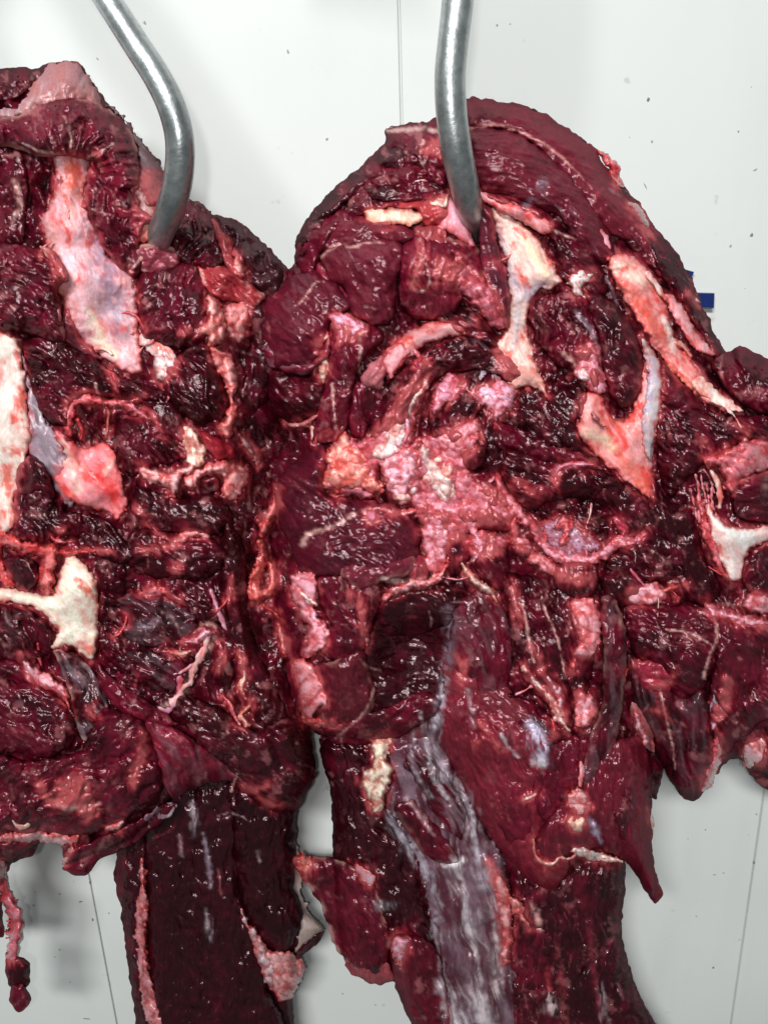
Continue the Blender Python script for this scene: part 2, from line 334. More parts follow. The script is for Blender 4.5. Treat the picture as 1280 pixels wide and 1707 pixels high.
# ------------------------------------------------------------------ the wall
WALL_Y = 0.085
def wall_material():
    M, nt, N, L, B = nmat('white_panel_paint')
    tc = N.new('ShaderNodeTexCoord')
    n = N.new('ShaderNodeTexNoise'); n.inputs['Scale'].default_value = 3.2; n.inputs['Detail'].default_value = 5; L.new(tc.outputs['Object'], n.inputs['Vector'])
    mp = N.new('ShaderNodeMapping'); mp.inputs['Scale'].default_value = (30, 30, 4); L.new(tc.outputs['Object'], mp.inputs['Vector'])
    n2 = N.new('ShaderNodeTexNoise'); n2.inputs['Scale'].default_value = 1.0; n2.inputs['Detail'].default_value = 6; L.new(mp.outputs[0], n2.inputs['Vector'])
    cr = N.new('ShaderNodeValToRGB'); cr.color_ramp.elements[0].position = .3; cr.color_ramp.elements[0].color = (.64, .648, .632, 1); cr.color_ramp.elements[1].position = .7; cr.color_ramp.elements[1].color = (.715, .722, .706, 1)
    L.new(n.outputs[0], cr.inputs[0])
    mx = N.new('ShaderNodeMix'); mx.data_type = 'RGBA'; mx.inputs[7].default_value = (.60, .61, .59, 1)
    r = N.new('ShaderNodeMapRange'); r.inputs[1].default_value = .55; r.inputs[2].default_value = .8; r.inputs[4].default_value = .35; L.new(n2.outputs[0], r.inputs[0])
    L.new(r.outputs[0], mx.inputs[0]); L.new(cr.outputs[0], mx.inputs[6])
    n4 = N.new('ShaderNodeTexNoise'); n4.inputs['Scale'].default_value = 55; n4.inputs['Detail'].default_value = 3; L.new(tc.outputs['Object'], n4.inputs['Vector'])
    r4 = N.new('ShaderNodeMapRange'); r4.inputs[1].default_value = .70; r4.inputs[2].default_value = .76; r4.inputs[4].default_value = .45; L.new(n4.outputs[0], r4.inputs[0])
    m4 = N.new('ShaderNodeMix'); m4.data_type = 'RGBA'; m4.inputs[7].default_value = (.34, .33, .30, 1); L.new(r4.outputs[0], m4.inputs[0]); L.new(mx.outputs[2], m4.inputs[6])
    L.new(m4.outputs[2], B.inputs['Base Color']); B.inputs['Roughness'].default_value = .55; B.inputs['Specular IOR Level'].default_value = .25
    b = N.new('ShaderNodeBump'); b.inputs['Strength'].default_value = .15; b.inputs['Distance'].default_value = .001; L.new(n2.outputs[0], b.inputs['Height']); L.new(b.outputs[0], B.inputs['Normal'])
    return M
def plain(name, col, rough=.5, metal=0.0):
    M, nt, N, L, B = nmat(name)
    n = N.new('ShaderNodeTexNoise'); n.inputs['Scale'].default_value = 120; n.inputs['Detail'].default_value = 4
    tc = N.new('ShaderNodeTexCoord'); L.new(tc.outputs['Object'], n.inputs['Vector'])
    mx = N.new('ShaderNodeMix'); mx.data_type = 'RGBA'; mx.inputs[6].default_value = (*[c * .75 for c in col], 1); mx.inputs[7].default_value = (*[min(1, c * 1.2) for c in col], 1)
    L.new(n.outputs[0], mx.inputs[0]); L.new(mx.outputs[2], B.inputs['Base Color']); B.inputs['Roughness'].default_value = rough; B.inputs['Metallic'].default_value = metal
    return M
def wx(u, v):  # wall point behind photo pixel
    return place([u], [v], [-WALL_Y])[0]
def build_wall():
    me = bpy.data.meshes.new('wall'); V = []; F = []; MI = []
    s1 = wx(667, 100)[0]; s0 = wx(170, 1570)[0]; s2 = wx(1245, 1515)[0]
    step = (s2 - s0) / 2
    prof = [(-2.0, 0)]
    k = -4
    seams = [s1 + i * step for i in range(-4, 5)]
    seams[3] = s0; seams[5] = s2
    for s in seams:
        prof += [(s - .0014, 0), (s - .0009, .0003), (s - .0006, .0030), (s + .0006, .0030), (s + .0009, .0002), (s + .0010, -.0001), (s + .0018, 0)]
    prof.append((2.0, 0))
    zs = [-0.6, 0.2, 0.9, 1.6, 2.3, 3.2]
    for z in zs:
        for x, y in prof: V.append((x, WALL_Y + y, z))
    n = len(prof)
    for i in range(len(zs) - 1):
        for j in range(n - 1): F.append((i * n + j, i * n + j + 1, (i + 1) * n + j + 1, (i + 1) * n + j)); MI.append(0)
    rnd = random.Random(5)
    # dirt specks stuck to the panels
    specks = [(480, 86, 3, 5, 20), (242, 38, 2.5, 5, 10), (163, 98, 2, 4, 40), (828, 42, 3, 3, 0), (925, 336, 4, 8, 25), (1252, 392, 5, 5, 0), (1217, 410, 4, 4, 0), (1230, 219, 3, 3, 0), (1258, 283, 7, 2, 25), (1075, 310, 2, 9, 30), (1080, 166, 5, 5, 0), (545, 232, 4, 4, 0), (1086, 236, 3, 4, 0), (850, 40, 2, 2, 0),
              (100, 1490, 4, 4, 0), (135, 1503, 8, 3, 10), (57, 1509, 4, 4, 0), (151, 1470, 5, 8, -20), (155, 1533, 4, 7, 0), (182, 1522, 4, 4, 0), (92, 1595, 3, 3, 0), (100, 1583, 3, 5, 0), (117, 1637, 3, 4, 0), (145, 1698, 18, 2, -8), (182, 1640, 3, 3, 0), (60, 1487, 3, 3, 0),
              (571, 1656, 5, 4, 0), (626, 1675, 4, 4, 0), (1260, 1357, 5, 4, 0), (1188, 1613, 5, 5, 0), (1256, 1438, 5, 5, 0), (1160, 1527, 4, 4, 0), (1175, 1383, 4, 4, 0), (1146, 1398, 3, 3, 0), (1190, 1458, 6, 3, 0), (1205, 1455, 4, 3, 0)]
    for i in range(45):
        specks.append((rnd.uniform(-100, 1400), rnd.uniform(-60, 1750), rnd.uniform(.8, 1.8), rnd.uniform(.8, 2.2), rnd.uniform(0, 180)))
    for (u, v, a, b, ang) in specks:
        c = wx(u, v); base = len(V); ca, sa = math.cos(math.radians(ang)), math.sin(math.radians(ang)); K = 14
        V.append((c[0], WALL_Y - .0007, c[2]))
        for ring, (f, y) in enumerate(((.6, -.0005), (1.0, .0003))):
            for k in range(K):
                t = 2 * math.pi * k / K; rr = f * (1 + .25 * rnd.uniform(-1, 1)); px, pz = rr * a * .00025 * math.cos(t) * 1.1, rr * b * .00029 * math.sin(t) * 1.1
                V.append((c[0] + px * ca - pz * sa, WALL_Y + y, c[2] + px * sa + pz * ca))
        for k in range(K):
            k2 = (k + 1) % K
            F.append((base, base + 1 + k, base + 1 + k2)); MI.append(1 + (min(a, b) < 2.0 or (a * b < 22)))
            F.append((base + 1 + k, base + 1 + K + k, base + 1 + K + k2, base + 1 + k2)); MI.append(MI[-1])
    me.from_pydata(V, [], F); me.materials.append(wall_material()); me.materials.append(plain('dark_dirt', (.20, .19, .17), .8)); me.materials.append(plain('pale_dirt', (.36, .35, .32), .8))
    me.polygons.foreach_set('material_index', np.array(MI, np.int32)); me.update()
    o = bpy.data.objects.new('wall', me); COL.objects.link(o); o['kind'] = 'structure'
build_wall()
# ------------------------------------------------------------------ blue fixing on the wall
def blue_thing():
    V = []; F = []
    def slab(pts, y0, y1):
        P = [wx(*p) for p in pts]; b = len(V); n = len(P)
        for y in (y1, y0):
            for p in P: V.append((p[0], y, p[2]))
        # slightly inset front for a soft edge
        cx = sum(p[0] for p in P) / n; cz = sum(p[2] for p in P) / n
        for p in P: V.append((cx + (p[0] - cx) * .92, y0 - .0012, cz + (p[2] - cz) * .92))
        for i in range(n):
            j = (i + 1) % n; F.append((b + i, b + n + i, b + n + j, b + j)); F.append((b + n + i, b + 2 * n + i, b + 2 * n + j, b + n + j))
        F.append(tuple(b + 2 * n + i for i in range(n)))
    slab([(1128, 446), (1153, 453), (1144, 472), (1120, 468)], WALL_Y - .004, WALL_Y + .001)
    slab([(1140, 487), (1185, 488), (1184, 513), (1140, 512)], WALL_Y - .006, WALL_Y + .001)
    slab([(1118, 452), (1142, 458), (1140, 500), (1118, 505)], WALL_Y - .003, WALL_Y + .001)
    me = bpy.data.meshes.new('blue_bracket'); me.from_pydata(V, [], F); me.update(); me.materials.append(plain('blue_plastic', (.006, .018, .12), .35))
    o = bpy.data.objects.new('blue_bracket', me); COL.objects.link(o)
    o['label'] = 'small dark blue plastic bracket on the white wall, half hidden behind the right meat'; o['category'] = 'bracket'
blue_thing()
# ------------------------------------------------------------------ steel hooks
def steel():
    M, nt, N, L, B = nmat('worn_galvanised_steel')
    tc = N.new('ShaderNodeTexCoord')
    n = N.new('ShaderNodeTexNoise'); n.inputs['Scale'].default_value = 60; n.inputs['Detail'].default_value = 8; n.inputs['Roughness'].default_value = .7; L.new(tc.outputs['Object'], n.inputs['Vector'])
    n2 = N.new('ShaderNodeTexNoise'); n2.inputs['Scale'].default_value = 380; n2.inputs['Detail'].default_value = 4; L.new(tc.outputs['Object'], n2.inputs['Vector'])
    cr = N.new('ShaderNodeValToRGB'); E = cr.color_ramp.elements; E[0].position = .30; E[0].color = (.36, .385, .39, 1); E[1].position = .62; E[1].color = (.62, .65, .65, 1); L.new(n.outputs[0], cr.inputs[0])
    sp = N.new('ShaderNodeValToRGB'); E = sp.color_ramp.elements; E[0].position = .30; E[0].color = (.55, .55, .55, 1); E[1].position = .46; E[1].color = (1, 1, 1, 1); L.new(n2.outputs[0], sp.inputs[0])
    mx = N.new('ShaderNodeMix'); mx.data_type = 'RGBA'; mx.blend_type = 'MULTIPLY'; mx.inputs[0].default_value = .45; L.new(cr.outputs[0], mx.inputs[6]); L.new(sp.outputs[0], mx.inputs[7])
    sx = N.new('ShaderNodeSeparateXYZ'); L.new(tc.outputs['Object'], sx.inputs[0])
    ad = N.new('ShaderNodeMath'); ad.operation = 'MULTIPLY_ADD'; ad.inputs[1].default_value = .09; L.new(n.outputs[0], ad.inputs[0]); L.new(sx.outputs[2], ad.inputs[2])
    gz = N.new('ShaderNodeMapRange'); gz.inputs[1].default_value = -.10; gz.inputs[2].default_value = .06; gz.inputs[3].default_value = .50; gz.inputs[4].default_value = 1.0; L.new(ad.outputs[0], gz.inputs[0])
    sc = N.new('ShaderNodeVectorMath'); sc.operation = 'SCALE'; L.new(mx.outputs[2], sc.inputs[0]); L.new(gz.outputs[0], sc.inputs['Scale'])
    L.new(sc.outputs[0], B.inputs['Base Color']); B.inputs['Metallic'].default_value = .85
    r = N.new('ShaderNodeMapRange'); r.inputs[3].default_value = .26; r.inputs[4].default_value = .46; L.new(n.outputs[0], r.inputs[0]); L.new(r.outputs[0], B.inputs['Roughness'])
    b = N.new('ShaderNodeBump'); b.inputs['Strength'].default_value = .35; b.inputs['Distance'].default_value = .0006; L.new(n2.outputs[0], b.inputs['Height']); L.new(b.outputs[0], B.inputs['Normal'])
    return M
STEEL = steel()
def hook(pts, label, extra):
    P = []
    for (u, v, h, wpx) in pts:
        q = place([u], [v], [h * MM])[0]; P.append((*q, wpx * (0.52 - h * MM) / FPX))
    P = [tuple(e) for e in extra(P[0])] + P
    o = swept('meat_hook', P, STEEL); o['label'] = label; o['category'] = 'hook'; o['group'] = 'steel meat hooks'
    return o
def crook_left(p):
    x, y, z, r = p
    return [(x - .015, y + .045, z + .13, r), (x - .050, y + .055, z + .155, r), (x - .088, y + .045, z + .13, r), (x - .075, y + .015, z + .085, r), (x - .045, y + .0, z + .055, r)]
# ------------------------------------------------------------------ helpers for tracing
def pp(s): return [tuple(float(q) for q in t.split(',')) for t in s.split()]
PAR = [None]
QUEUE = []
def put(kind, P, **k):
    if kind in ('fat', 'bone') and k.get('name') != 'sinew':
        ln = k.get('line', False); Q = smooth_line(np.array(P, float).reshape(-1, 3), 2) if ln else smooth_poly(np.array(P, float).reshape(-1, 2), 3)
        r = Q[:, 2].max() if ln else 0
        if not (k.get('rel') == 'S'): HALO.append((Q, ln, Q[:, 0].min() - r, Q[:, 0].max() + r, Q[:, 1].min() - r, Q[:, 1].max() + r, kind))
    QUEUE.append((kind, P, k))
def M(s, **k): return put('muscle', pp(s), parent=PAR[0], name='muscle', **k)
def FA(s, **k): k.setdefault('H', 10); k.setdefault('o', 9); return put('fat', pp(s), parent=PAR[0], name='fat', **k)
def FL(s, **k): k.setdefault('H', 8); k.setdefault('o', 10); k.setdefault('g', 2.0); return put('fat', pp(s), parent=PAR[0], name='fat', line=True, **k)
def BO(s, **k): k.setdefault('H', 12); k.setdefault('o', 6); return put('bone', pp(s), parent=PAR[0], name='bone', **k)
def ME(s, **k): k.setdefault('H', 12); k.setdefault('o', 4); return put('membrane', pp(s), parent=PAR[0], name='membrane', **k)
def TL(s, **k): k.setdefault('H', 5); k.setdefault('o', 9); k.setdefault('g', 2.0); k.setdefault('tint', (.70, .45, .42)); return put('bone', pp(s), parent=PAR[0], name='sinew', line=True, **k)
# ------------------------------------------------------------------ reliefs of the masses
LS = "-60,118 0,118 30,114 60,114 100,101 130,106 158,138 175,168 205,195 235,235 268,272 285,310 320,338 345,356 385,365 420,387 455,422 485,460 505,540 490,700 470,900 480,1080 500,1180 520,1225 522,1290 500,1342 470,1354 430,1340 395,1305 350,1302 290,1328 250,1370 205,1405 150,1425 108,1440 105,1412 70,1405 30,1430 -60,1445"
RS = "650,212 700,203 735,196 778,165 830,170 880,180 930,205 985,245 1015,285 1060,335 1095,382 1125,425 1152,465 1168,505 1190,550 1212,590 1240,580 1275,598 1340,620 1340,1290 1270,1290 1235,1265 1205,1275 1170,1322 1140,1325 1115,1300 1092,1255 1085,1235 1088,1330 1084,1420 1095,1480 1085,1495 1050,1440 1000,1425 940,1480 900,1480 860,1450 800,1380 740,1260 620,1232 530,1225 500,1180 475,1100 455,1000 450,900 450,800 455,720 430,660 415,580 425,505 465,470 492,432 500,385 550,320 600,280 640,240"
SS = "205,1380 230,1300 380,1270 480,1280 495,1345 492,1420 492,1480 510,1520 540,1545 520,1572 492,1600 500,1640 485,1665 488,1700 480,1780 250,1780 230,1700 218,1640 207,1560 200,1480"
KS = "535,1225 600,1200 740,1150 900,1250 1030,1400 1042,1480 1035,1530 1042,1590 1062,1650 1100,1780 700,1780 690,1720 660,1640 620,1640 575,1600 560,1500 555,1400 552,1330 540,1270"
BG['L'] = Relief(pp(LS), 112, 190, -20, 3, 24)
BG['R'] = Relief(pp(RS), 130, 220, -20, 4, 24)
BG['S'] = Relief(pp(SS), 45, 90, -120, 5, 6)
BG['K'] = Relief(pp(KS), 75, 130, -75, 6, 8)
BG['L'].dents = [(462, 700, 62, -45), (462, 930, 55, -45), (70, 340, 40, -18), (170, 715, 35, -22), (270, 1060, 70, -22), (430, 800, 50, -40), (440, 1050, 45, -30), (250, 1290, 90, 12)]
BG['R'].dents = [(690, 1085, 62, -95), (470, 740, 40, -30), (960, 850, 60, -28), (780, 620, 60, -10), (1010, 1140, 40, -10), (1150, 1180, 60, 10), (790, 380, 50, -10)]
L_C = thing('hanging_meat', 'left piece of raw red meat with a long pale bone, hanging from the curved hook', 'meat', (-.13, 0, 1.42), 'pieces of raw meat hung on steel hooks')
R_C = thing('hanging_meat', 'right piece of raw red meat with a silvery shank, hanging from the straight hook', 'meat', (.12, 0, 1.42), 'pieces of raw meat hung on steel hooks')
# ------------------------------------------------------------------ fat seams and silver skin drawn over the flesh
PKC = (.66, .34, .32); WHC = (.62, .38, .36); SIL = (.27, .19, .24)
for s_ in ["645,218,3 680,215,5 715,216,5 740,222,4", "705,235,3 700,260,2 708,285,1.5",
           "535,428,2 560,410,4 585,412,3 610,405,2 640,404,1", "700,400,3 705,420,2.5 695,450,2 688,480,3 705,485,3 716,470,1.5 710,440,1.5", "490,512,1.5 505,500,1.5 525,472,2 540,470,1",
           "505,905,7 515,890,5 540,882,4 560,876,3 590,858,4", "640,965,6 665,968,6 690,968,5 715,965,6", "560,1230,2 590,1205,2.5 612,1180,2.5 622,1150,1.5",
           "1190,1030,2 1195,1060,3 1180,1100,3 1172,1130,3", "1100,1150,2 1108,1190,2 1120,1240,2 1124,1280,1.5", "553,640,3 558,690,2 560,720,1", "600,560,4 600,590,3 598,620,2",
           "330,1050,5 345,1040,4 362,1050,4 350,1080,6 335,1100,6 318,1120,5 308,1150,7 290,1170,8 268,1180,5", "160,640,3 165,668,3", "235,430,3 205,470,2 190,490,1",
           "120,250,5 118,220,3 108,195,1.5", "150,262,4 175,250,3 195,235,1.5", "110,258,3 70,252,3 40,240,2", "238,560,4 262,585,5 290,600,5", "90,1330,6 105,1345,7 140,1345,5 165,1340,3",
           "940,590,5 960,610,5 975,640,6", "1110,1050,2 1150,1055,2 1185,1075,1.5", "385,1320,2 395,1290,1.5", "25,300,6 35,340,5 20,370,4", 
           "870,1000,3 880,1060,3 890,1105,2", "905,1010,2 930,1070,2 940,1120,1.5",
           "1150,620,2 1185,660,2", "1080,700,3 1085,760,2", "925,385,3 960,400,1"]:
    stroke([(a, b, c * .8) for a, b, c in pp(s_)], PKC if len(s_) % 3 else WHC, .8, soft=.7)
stroke(pp('782,214,2 820,208,3 860,217,2.5 905,240,3 940,266,2.2 985,312,1'), (.50, .20, .19), .85)
for s_ in ["748,1020,9 752,1060,10 745,1110,9 732,1180,8 722,1240,6", "905,300,7 890,330,7 860,360,3", "960,520,4 985,550,4 1000,600,3", "340,1390,3 348,1440,4 352,1480,2", "240,1040,8 270,1035,6"]:
    stroke(pp(s_), SIL, .8, soft=.9)

F_ = ('muscle', 'membrane')
for pts_, c_, k_ in [("915,1660,6 916,1678,11 918,1690,7", (.62,.46,.48), .9), ("1000,1640,5 1005,1670,7 1000,1700,4", (.42,.32,.36), .8), ("912,1615,3 914,1650,6", (.30,.03,.04), .9), ("885,1508,5 895,1530,7 902,1548,4", (.56,.26,.25), .9), ("320,1342,5 325,1368,7 322,1392,4", (.34,.27,.30), .8),
                     ("343,1515,4 348,1545,6 352,1568,4", (.34,.27,.30), .8), ("300,1395,4 304,1425,4", (.25,.14,.16), .7), ("430,1420,3 433,1436,3", (.3,.2,.22), .7), ("365,1450,2 368,1490,2", (.3,.08,.09), .7), ("1010,1690,3 1020,1720,4", (.36,.26,.30), .7), ("1030,1640,3 1038,1665,3", (.3,.12,.15), .6),
                     ("925,1560,4 935,1640,6 945,1720,8", (.24,.03,.04), .6), ("980,1530,5 990,1620,6 1000,1700,6", (.20,.02,.035), .6), ("745,1130,5 730,1190,8 722,1240,9 738,1290,10 765,1310,11 785,1350,11 792,1400,9 802,1440,9 808,1480,8", (.52,.46,.52), .85), ("690,1215,5 686,1270,6 700,1300,5 715,1330,6", (.42,.34,.40), .7),
                     ("645,1350,6 665,1390,10 690,1425,10 715,1465,9 728,1515,8 722,1560,6", (.40,.36,.42), .8), ("755,1435,8 770,1480,9 776,1530,10 788,1570,8 795,1620,7 800,1700,9", (.52,.45,.48), .8),
                     ("815,1440,8 825,1490,8 826,1540,7 830,1600,9 828,1660,10", (.50,.42,.43), .8), ("740,1640,10 756,1690,16 775,1740,20", (.66,.60,.64), .85), ("790,1640,10 806,1690,14 822,1750,18", (.64,.56,.58), .8),
                     ("700,1190,4 712,1230,5 720,1290,4 745,1330,4", (.50,.44,.48), .7), ("676,1330,3 700,1360,4 722,1392,3", (.50,.30,.33), .7), ("730,1570,3 735,1620,5 745,1650,3", (.42,.34,.38), .6), ("740,1445,4 760,1440,6 775,1432,4", (.66,.60,.62), .9),
                     ("625,1508,6 645,1510,8 660,1508,6", (.30,.27,.30), .8), ("885,1212,12 897,1235,17 902,1262,13", (.50,.46,.60), .95), ("890,1270,5 905,1272,7", (.74,.66,.68), .9), ("984,1366,3 992,1382,7 998,1402,3", (.42,.38,.52), .9), ("780,1150,4 790,1210,5", (.40,.32,.36), .6), ("835,1225,4 850,1250,4 862,1262,3", (.55,.46,.50), .7)]:
    stroke([(a, b, c * .8) for a, b, c in pp(pts_)], [min(.85, q * 1.25) for q in c_], k_ * .92, soft=1.2, kinds=F_)
B_ = ('bone',)
for pts_, c_, k_ in [("165,395,14 172,440,22 185,490,24 195,530,18 198,570,8", (.30,.20,.28), .85), ("150,420,10 150,470,12 165,520,10", (.46,.26,.30), .7), ("118,275,13 115,305,13 108,330,8", (.60,.12,.08), .85),
                     ("80,370,6 90,430,10 100,480,10", (.60,.22,.18), .8), ("135,300,8 125,340,10 120,370,8", (.66,.30,.26), .6), ("150,520,8 165,560,12 190,590,10", (.84,.72,.58), .8), ("228,500,3 232,560,3 234,600,3", (.6,.18,.16), .7),
                     ("826,380,5 842,430,8 858,475,12 880,490,14 905,470,10", (.46,.40,.48), .8), ("862,500,8 860,540,7 856,580,4", (.56,.50,.54), .8), ("870,395,5 890,425,8 908,455,7", (.86,.66,.46), .9), ("858,380,4 875,395,4", (.60,.10,.08), .9), ("850,610,12 880,625,14 895,640,8", (.72,.28,.24), .8),
                     ("1030,445,12 1055,460,14 1072,475,8", (.82,.64,.54), .8), ("1050,490,16 1075,520,18 1100,550,16 1120,580,10", (.66,.09,.06), .75), ("1100,600,12 1140,640,14 1170,655,8", (.70,.20,.15), .8), ("1105,530,5 1118,560,6 1120,585,4", (.84,.66,.62), .9),
                     ("978,720,9 1000,730,12 1020,745,9", (.86,.62,.46), .8), ("1035,765,8 1060,790,12 1075,815,10", (.66,.12,.08), .8), ("1005,700,6 1020,705,8 1040,715,8", (.62,.12,.08), .7), ("1070,700,5 1082,740,7 1086,775,4", (.42,.38,.44), .8), ("1088,600,6 1085,640,8 1078,690,6", (.42,.38,.50), .7),
                     ("0,590,14 10,650,14 8,700,10", (.80,.66,.62), .6), ("22,690,8 28,710,8", (.58,.05,.04), .8), ("5,600,6 0,640,7", (.60,.14,.12), .7), ("165,790,14 185,815,16 195,840,10", (.66,.03,.03), .85), ("120,760,8 140,790,9", (.62,.14,.10), .7), ("185,770,6 178,790,4", (.74,.46,.38), .8), ("105,740,8 118,780,10 130,815,10", (.70,.56,.50), .6),
                     ("130,1000,5 140,1020,8 150,1045,6", (.66,.22,.18), .6), ("135,1070,8 150,1085,8", (.64,.08,.06), .8), ("30,988,4 70,998,6 100,1015,8 130,1030,7", (.66,.60,.50), .7)]:
    stroke(pp(pts_), c_, k_, soft=.8, kinds=B_)
# loose films of connective tissue lying over the cut flesh
_r = random.Random(11)
for i_ in range(110):
    x_, y_ = (_r.uniform(0, 480), _r.uniform(180, 1400)) if i_ % 5 < 2 else (_r.uniform(440, 1280), _r.uniform(220, 1420))
    a_ = _r.uniform(0, 6.28); L_ = _r.uniform(12, 55); cv = _r.uniform(-1.2, 1.2); w_ = _r.choice([.8, 1.0, 1.4, 2.0, 3.5]); q_ = []
    for t_ in range(4):
        q_.append((x_, y_, w_ * (.4 if t_ in (0, 3) else 1))); x_ += math.cos(a_) * L_ / 3; y_ += math.sin(a_) * L_ / 3; a_ += cv / 3
    stroke(q_, _r.choice([(.50, .16, .17), (.60, .30, .30), (.36, .05, .06), (.40, .24, .28)]), _r.uniform(.3, .6), soft=1.2, kinds=('muscle',))
def build_left():
    PAR[0] = L_C; k = dict(rel='L')
    put('muscle', pp(LS), H=8, o=-8, R=55, back=6, a=80, parent=L_C, name='muscle', tone=.25, rough=1.6, lump=2.2, edge=1.2, g=3.0, marb=1.0, rel='L')
    # head of the joint
    M("-60,125 20,113 45,112 72,118 62,140 30,162 0,172 -60,175", tone=.2, a=20, o=2, rough=1.6, **k)
    ME("-60,190 10,182 35,176 52,140 78,112 100,102 128,107 150,130 166,158 176,185 150,178 125,172 95,175 60,186 15,200", H=26, o=2, a=100, tint=(.36, .13, .13), silver=.55, **k)
    M("-60,205 30,190 70,172 120,162 165,172 200,196 224,228 235,268 232,300 218,315 190,322 168,305 160,275 110,262 60,262 20,245 -60,240", H=26, o=8, a='rad', cen=(125, 290), tone=.5, rough=1.5, rim=.5, marb=1.2, **k)
    M("75,172 110,165 150,172 170,195 165,225 130,240 95,235 70,210", H=12, o=16, a=80, tone=.35, rough=1.6, tint=(.16, .03, .04), **k)
    ME("172,170 206,192 238,238 278,288 292,320 285,335 262,350 240,345 225,310 232,265 222,225 200,195", H=20, o=-2, a=50, tint=(.10, .05, .055), silver=.25, **k)
    BO("226,298 245,283 266,296 276,325 266,350 250,372 236,360 226,335", H=12, o=3, tint=(.62, .46, .36), blood=.25, lump=.6, **k)
    M("-60,240 30,250 48,300 42,395 22,410 -60,412", tone=.4, a=70, marb=1.6, o=2, **k)
    M("45,275 98,274 92,330 80,400 60,418 42,385 36,320", tone=.08, o=-16, a=100, **k)
    BO("88,262 112,256 145,262 152,290 142,320 148,360 168,400 182,430 217,450 227,480 232,560 238,620 205,617 170,592 130,560 105,500 87,450 78,400 71,365 84,340 96,300", H=20, o=6, a=75, silver=.0, blood=.28, g=2.2, tint=(.74, .48, .41), **k)


    M("152,262 185,290 216,318 232,345 240,380 232,410 240,440 222,462 190,440 166,400 146,352 142,320", tone=.35, a=62, o=13, rough=1.6, marb=1.8, H=18, **k)
    M("190,325 225,340 262,368 240,374 232,398 208,378 192,350", tone=.75, H=8, o=26, a=30, tint=(.30, .03, .045), **k)
    BO("238,372 252,372 250,400 230,404 230,388", H=6, o=14, tint=(.62, .30, .20), **k)
    M("225,430 232,410 262,404 292,414 302,438 282,452 262,460 238,455", tone=.75, H=14, o=12, a=10, rim=.9, tint=(.26, .05, .07), **k)
    M("298,335 332,337 352,353 364,400 374,438 352,452 312,442 282,424 288,390 284,362", tone=.12, a=100, rough=2.0, lump=1.4, H=24, o=2, **k)
    M("358,358 392,368 425,390 458,425 480,458 486,492 452,500 410,468 385,430 366,392", tone=.12, a=50, rough=2.2, lump=1.5, H=22, o=-8, tint=(.055, .02, .025), marb=.3, **k)
    M("350,364 374,374 390,402 388,428 410,448 404,470 382,452 366,412", tone=.9, H=10, o=8, a=65, tint=(.34, .06, .06), **k)
    FA("392,415 408,440 410,458 398,462 388,440", tint=(.66, .32, .24), lob=20, **k)
    M("325,432 360,440 385,450 412,470 442,492 425,512 385,502 352,492 335,462", tone=.95, H=12, o=7, a=35, tint=(.40, .035, .035), rough=1.5, rim=.6, **k)
    M("235,452 280,440 325,440 347,488 352,540 337,577 300,582 262,572 236,560 229,505", tone=.3, a=115, rough=1.6, marb=1.8, H=24, o=4, **k)
    M("270,470 315,480 335,520 320,565 285,560 262,520", tone=.25, a=70, rough=1.6, marb=1, H=14, o=16, **k)
    FA("344,488 366,504 377,540 372,572 352,577 342,562 328,556 332,545 345,532", tint=(.78, .40, .30), lob=34, H=13, o=18, **k)
    FA("350,575 372,580 392,604 397,640 388,664 398,682 392,706 388,722 376,732 364,714 376,694 382,662 370,632 354,604", tint=(.78, .36, .28), lob=26, H=12, o=18, blood=.35, **k)
    FA("378,508 412,500 419,540 402,572 384,562 374,535", tint=(.74, .36, .29), lob=18, H=12, o=6, **k)
    M("275,612 322,572 348,574 364,610 379,650 378,690 355,707 320,702 290,682 270,642", tone=.08, a=60, rough=1.8, H=28, o=4, marb=.5, **k)
    TL("238,565,9 262,582,13 285,605,13 275,628,8", tint=(.76, .62, .62), **k)
    FA("262,575 290,598 302,606 285,632 272,640 258,618", tint=(.78, .66, .66), lob=30, H=8, o=8, blood=0.05, **k)
    # left column and web
    M("-60,410 20,408 50,410 85,428 108,452 112,470 98,480 106,520 110,575 60,563 20,552 -60,545", H=34, o=10, a=40, tone=.32, rough=1.5, **k)
    M("68,410 95,424 114,455 110,470 96,462 84,440", H=10, o=26, a=60, tone=.7, rim=1, tint=(.22, .02, .04), **k)
    M("84,520 100,515 108,560 98,570", H=8, o=26, a=80, tint=(.36, .12, .13), **k)
    M("100,560 110,500 135,560 170,595 158,600 130,585", H=10, o=6, a=60, tone=.95, marb=1.6, tint=(.30, .08, .10), **k)
    M("40,568 100,562 150,592 190,622 240,640 275,655 270,672 200,668 150,658 118,680 112,712 80,702 55,655", tone=.15, a=35, rough=1.7, H=24, o=6, **k)
    M("110,575 150,590 195,625 240,640 280,660 262,672 200,655 140,640 108,620", tone=.05, a=30, rough=1.8, H=20, o=14, **k)
    BO("-60,552 15,555 34,575 42,620 47,680 52,730 38,780 26,830 22,880 -60,895", H=18, o=10, a=88, blood=.42, tint=(.76, .62, .56), **k)
    ME("36,585 55,640 75,700 95,722 120,770 132,810 120,845 105,835 82,792 55,762 44,722 46,660", H=8, o=8, a=62, tint=(.20, .15, .18), silver=.9, **k)
    BO("92,718 135,744 168,738 190,752 198,780 206,815 214,842 197,866 178,852 150,847 112,832 92,795 110,760", H=16, o=13, a=60, tint=(.74, .28, .24), blood=.6, lump=1.6, **k)
    M("45,765 65,762 88,800 98,850 130,852 170,862 200,892 224,932 150,905 110,892 80,905 50,905 22,890 22,800", tone=.12, a=55, rough=1.8, H=20, o=4, **k)
    M("30,775 55,760 82,790 92,830 75,855 45,840 28,815", tone=.3, a=60, rough=1.6, H=16, o=14, marb=1.4, **k)
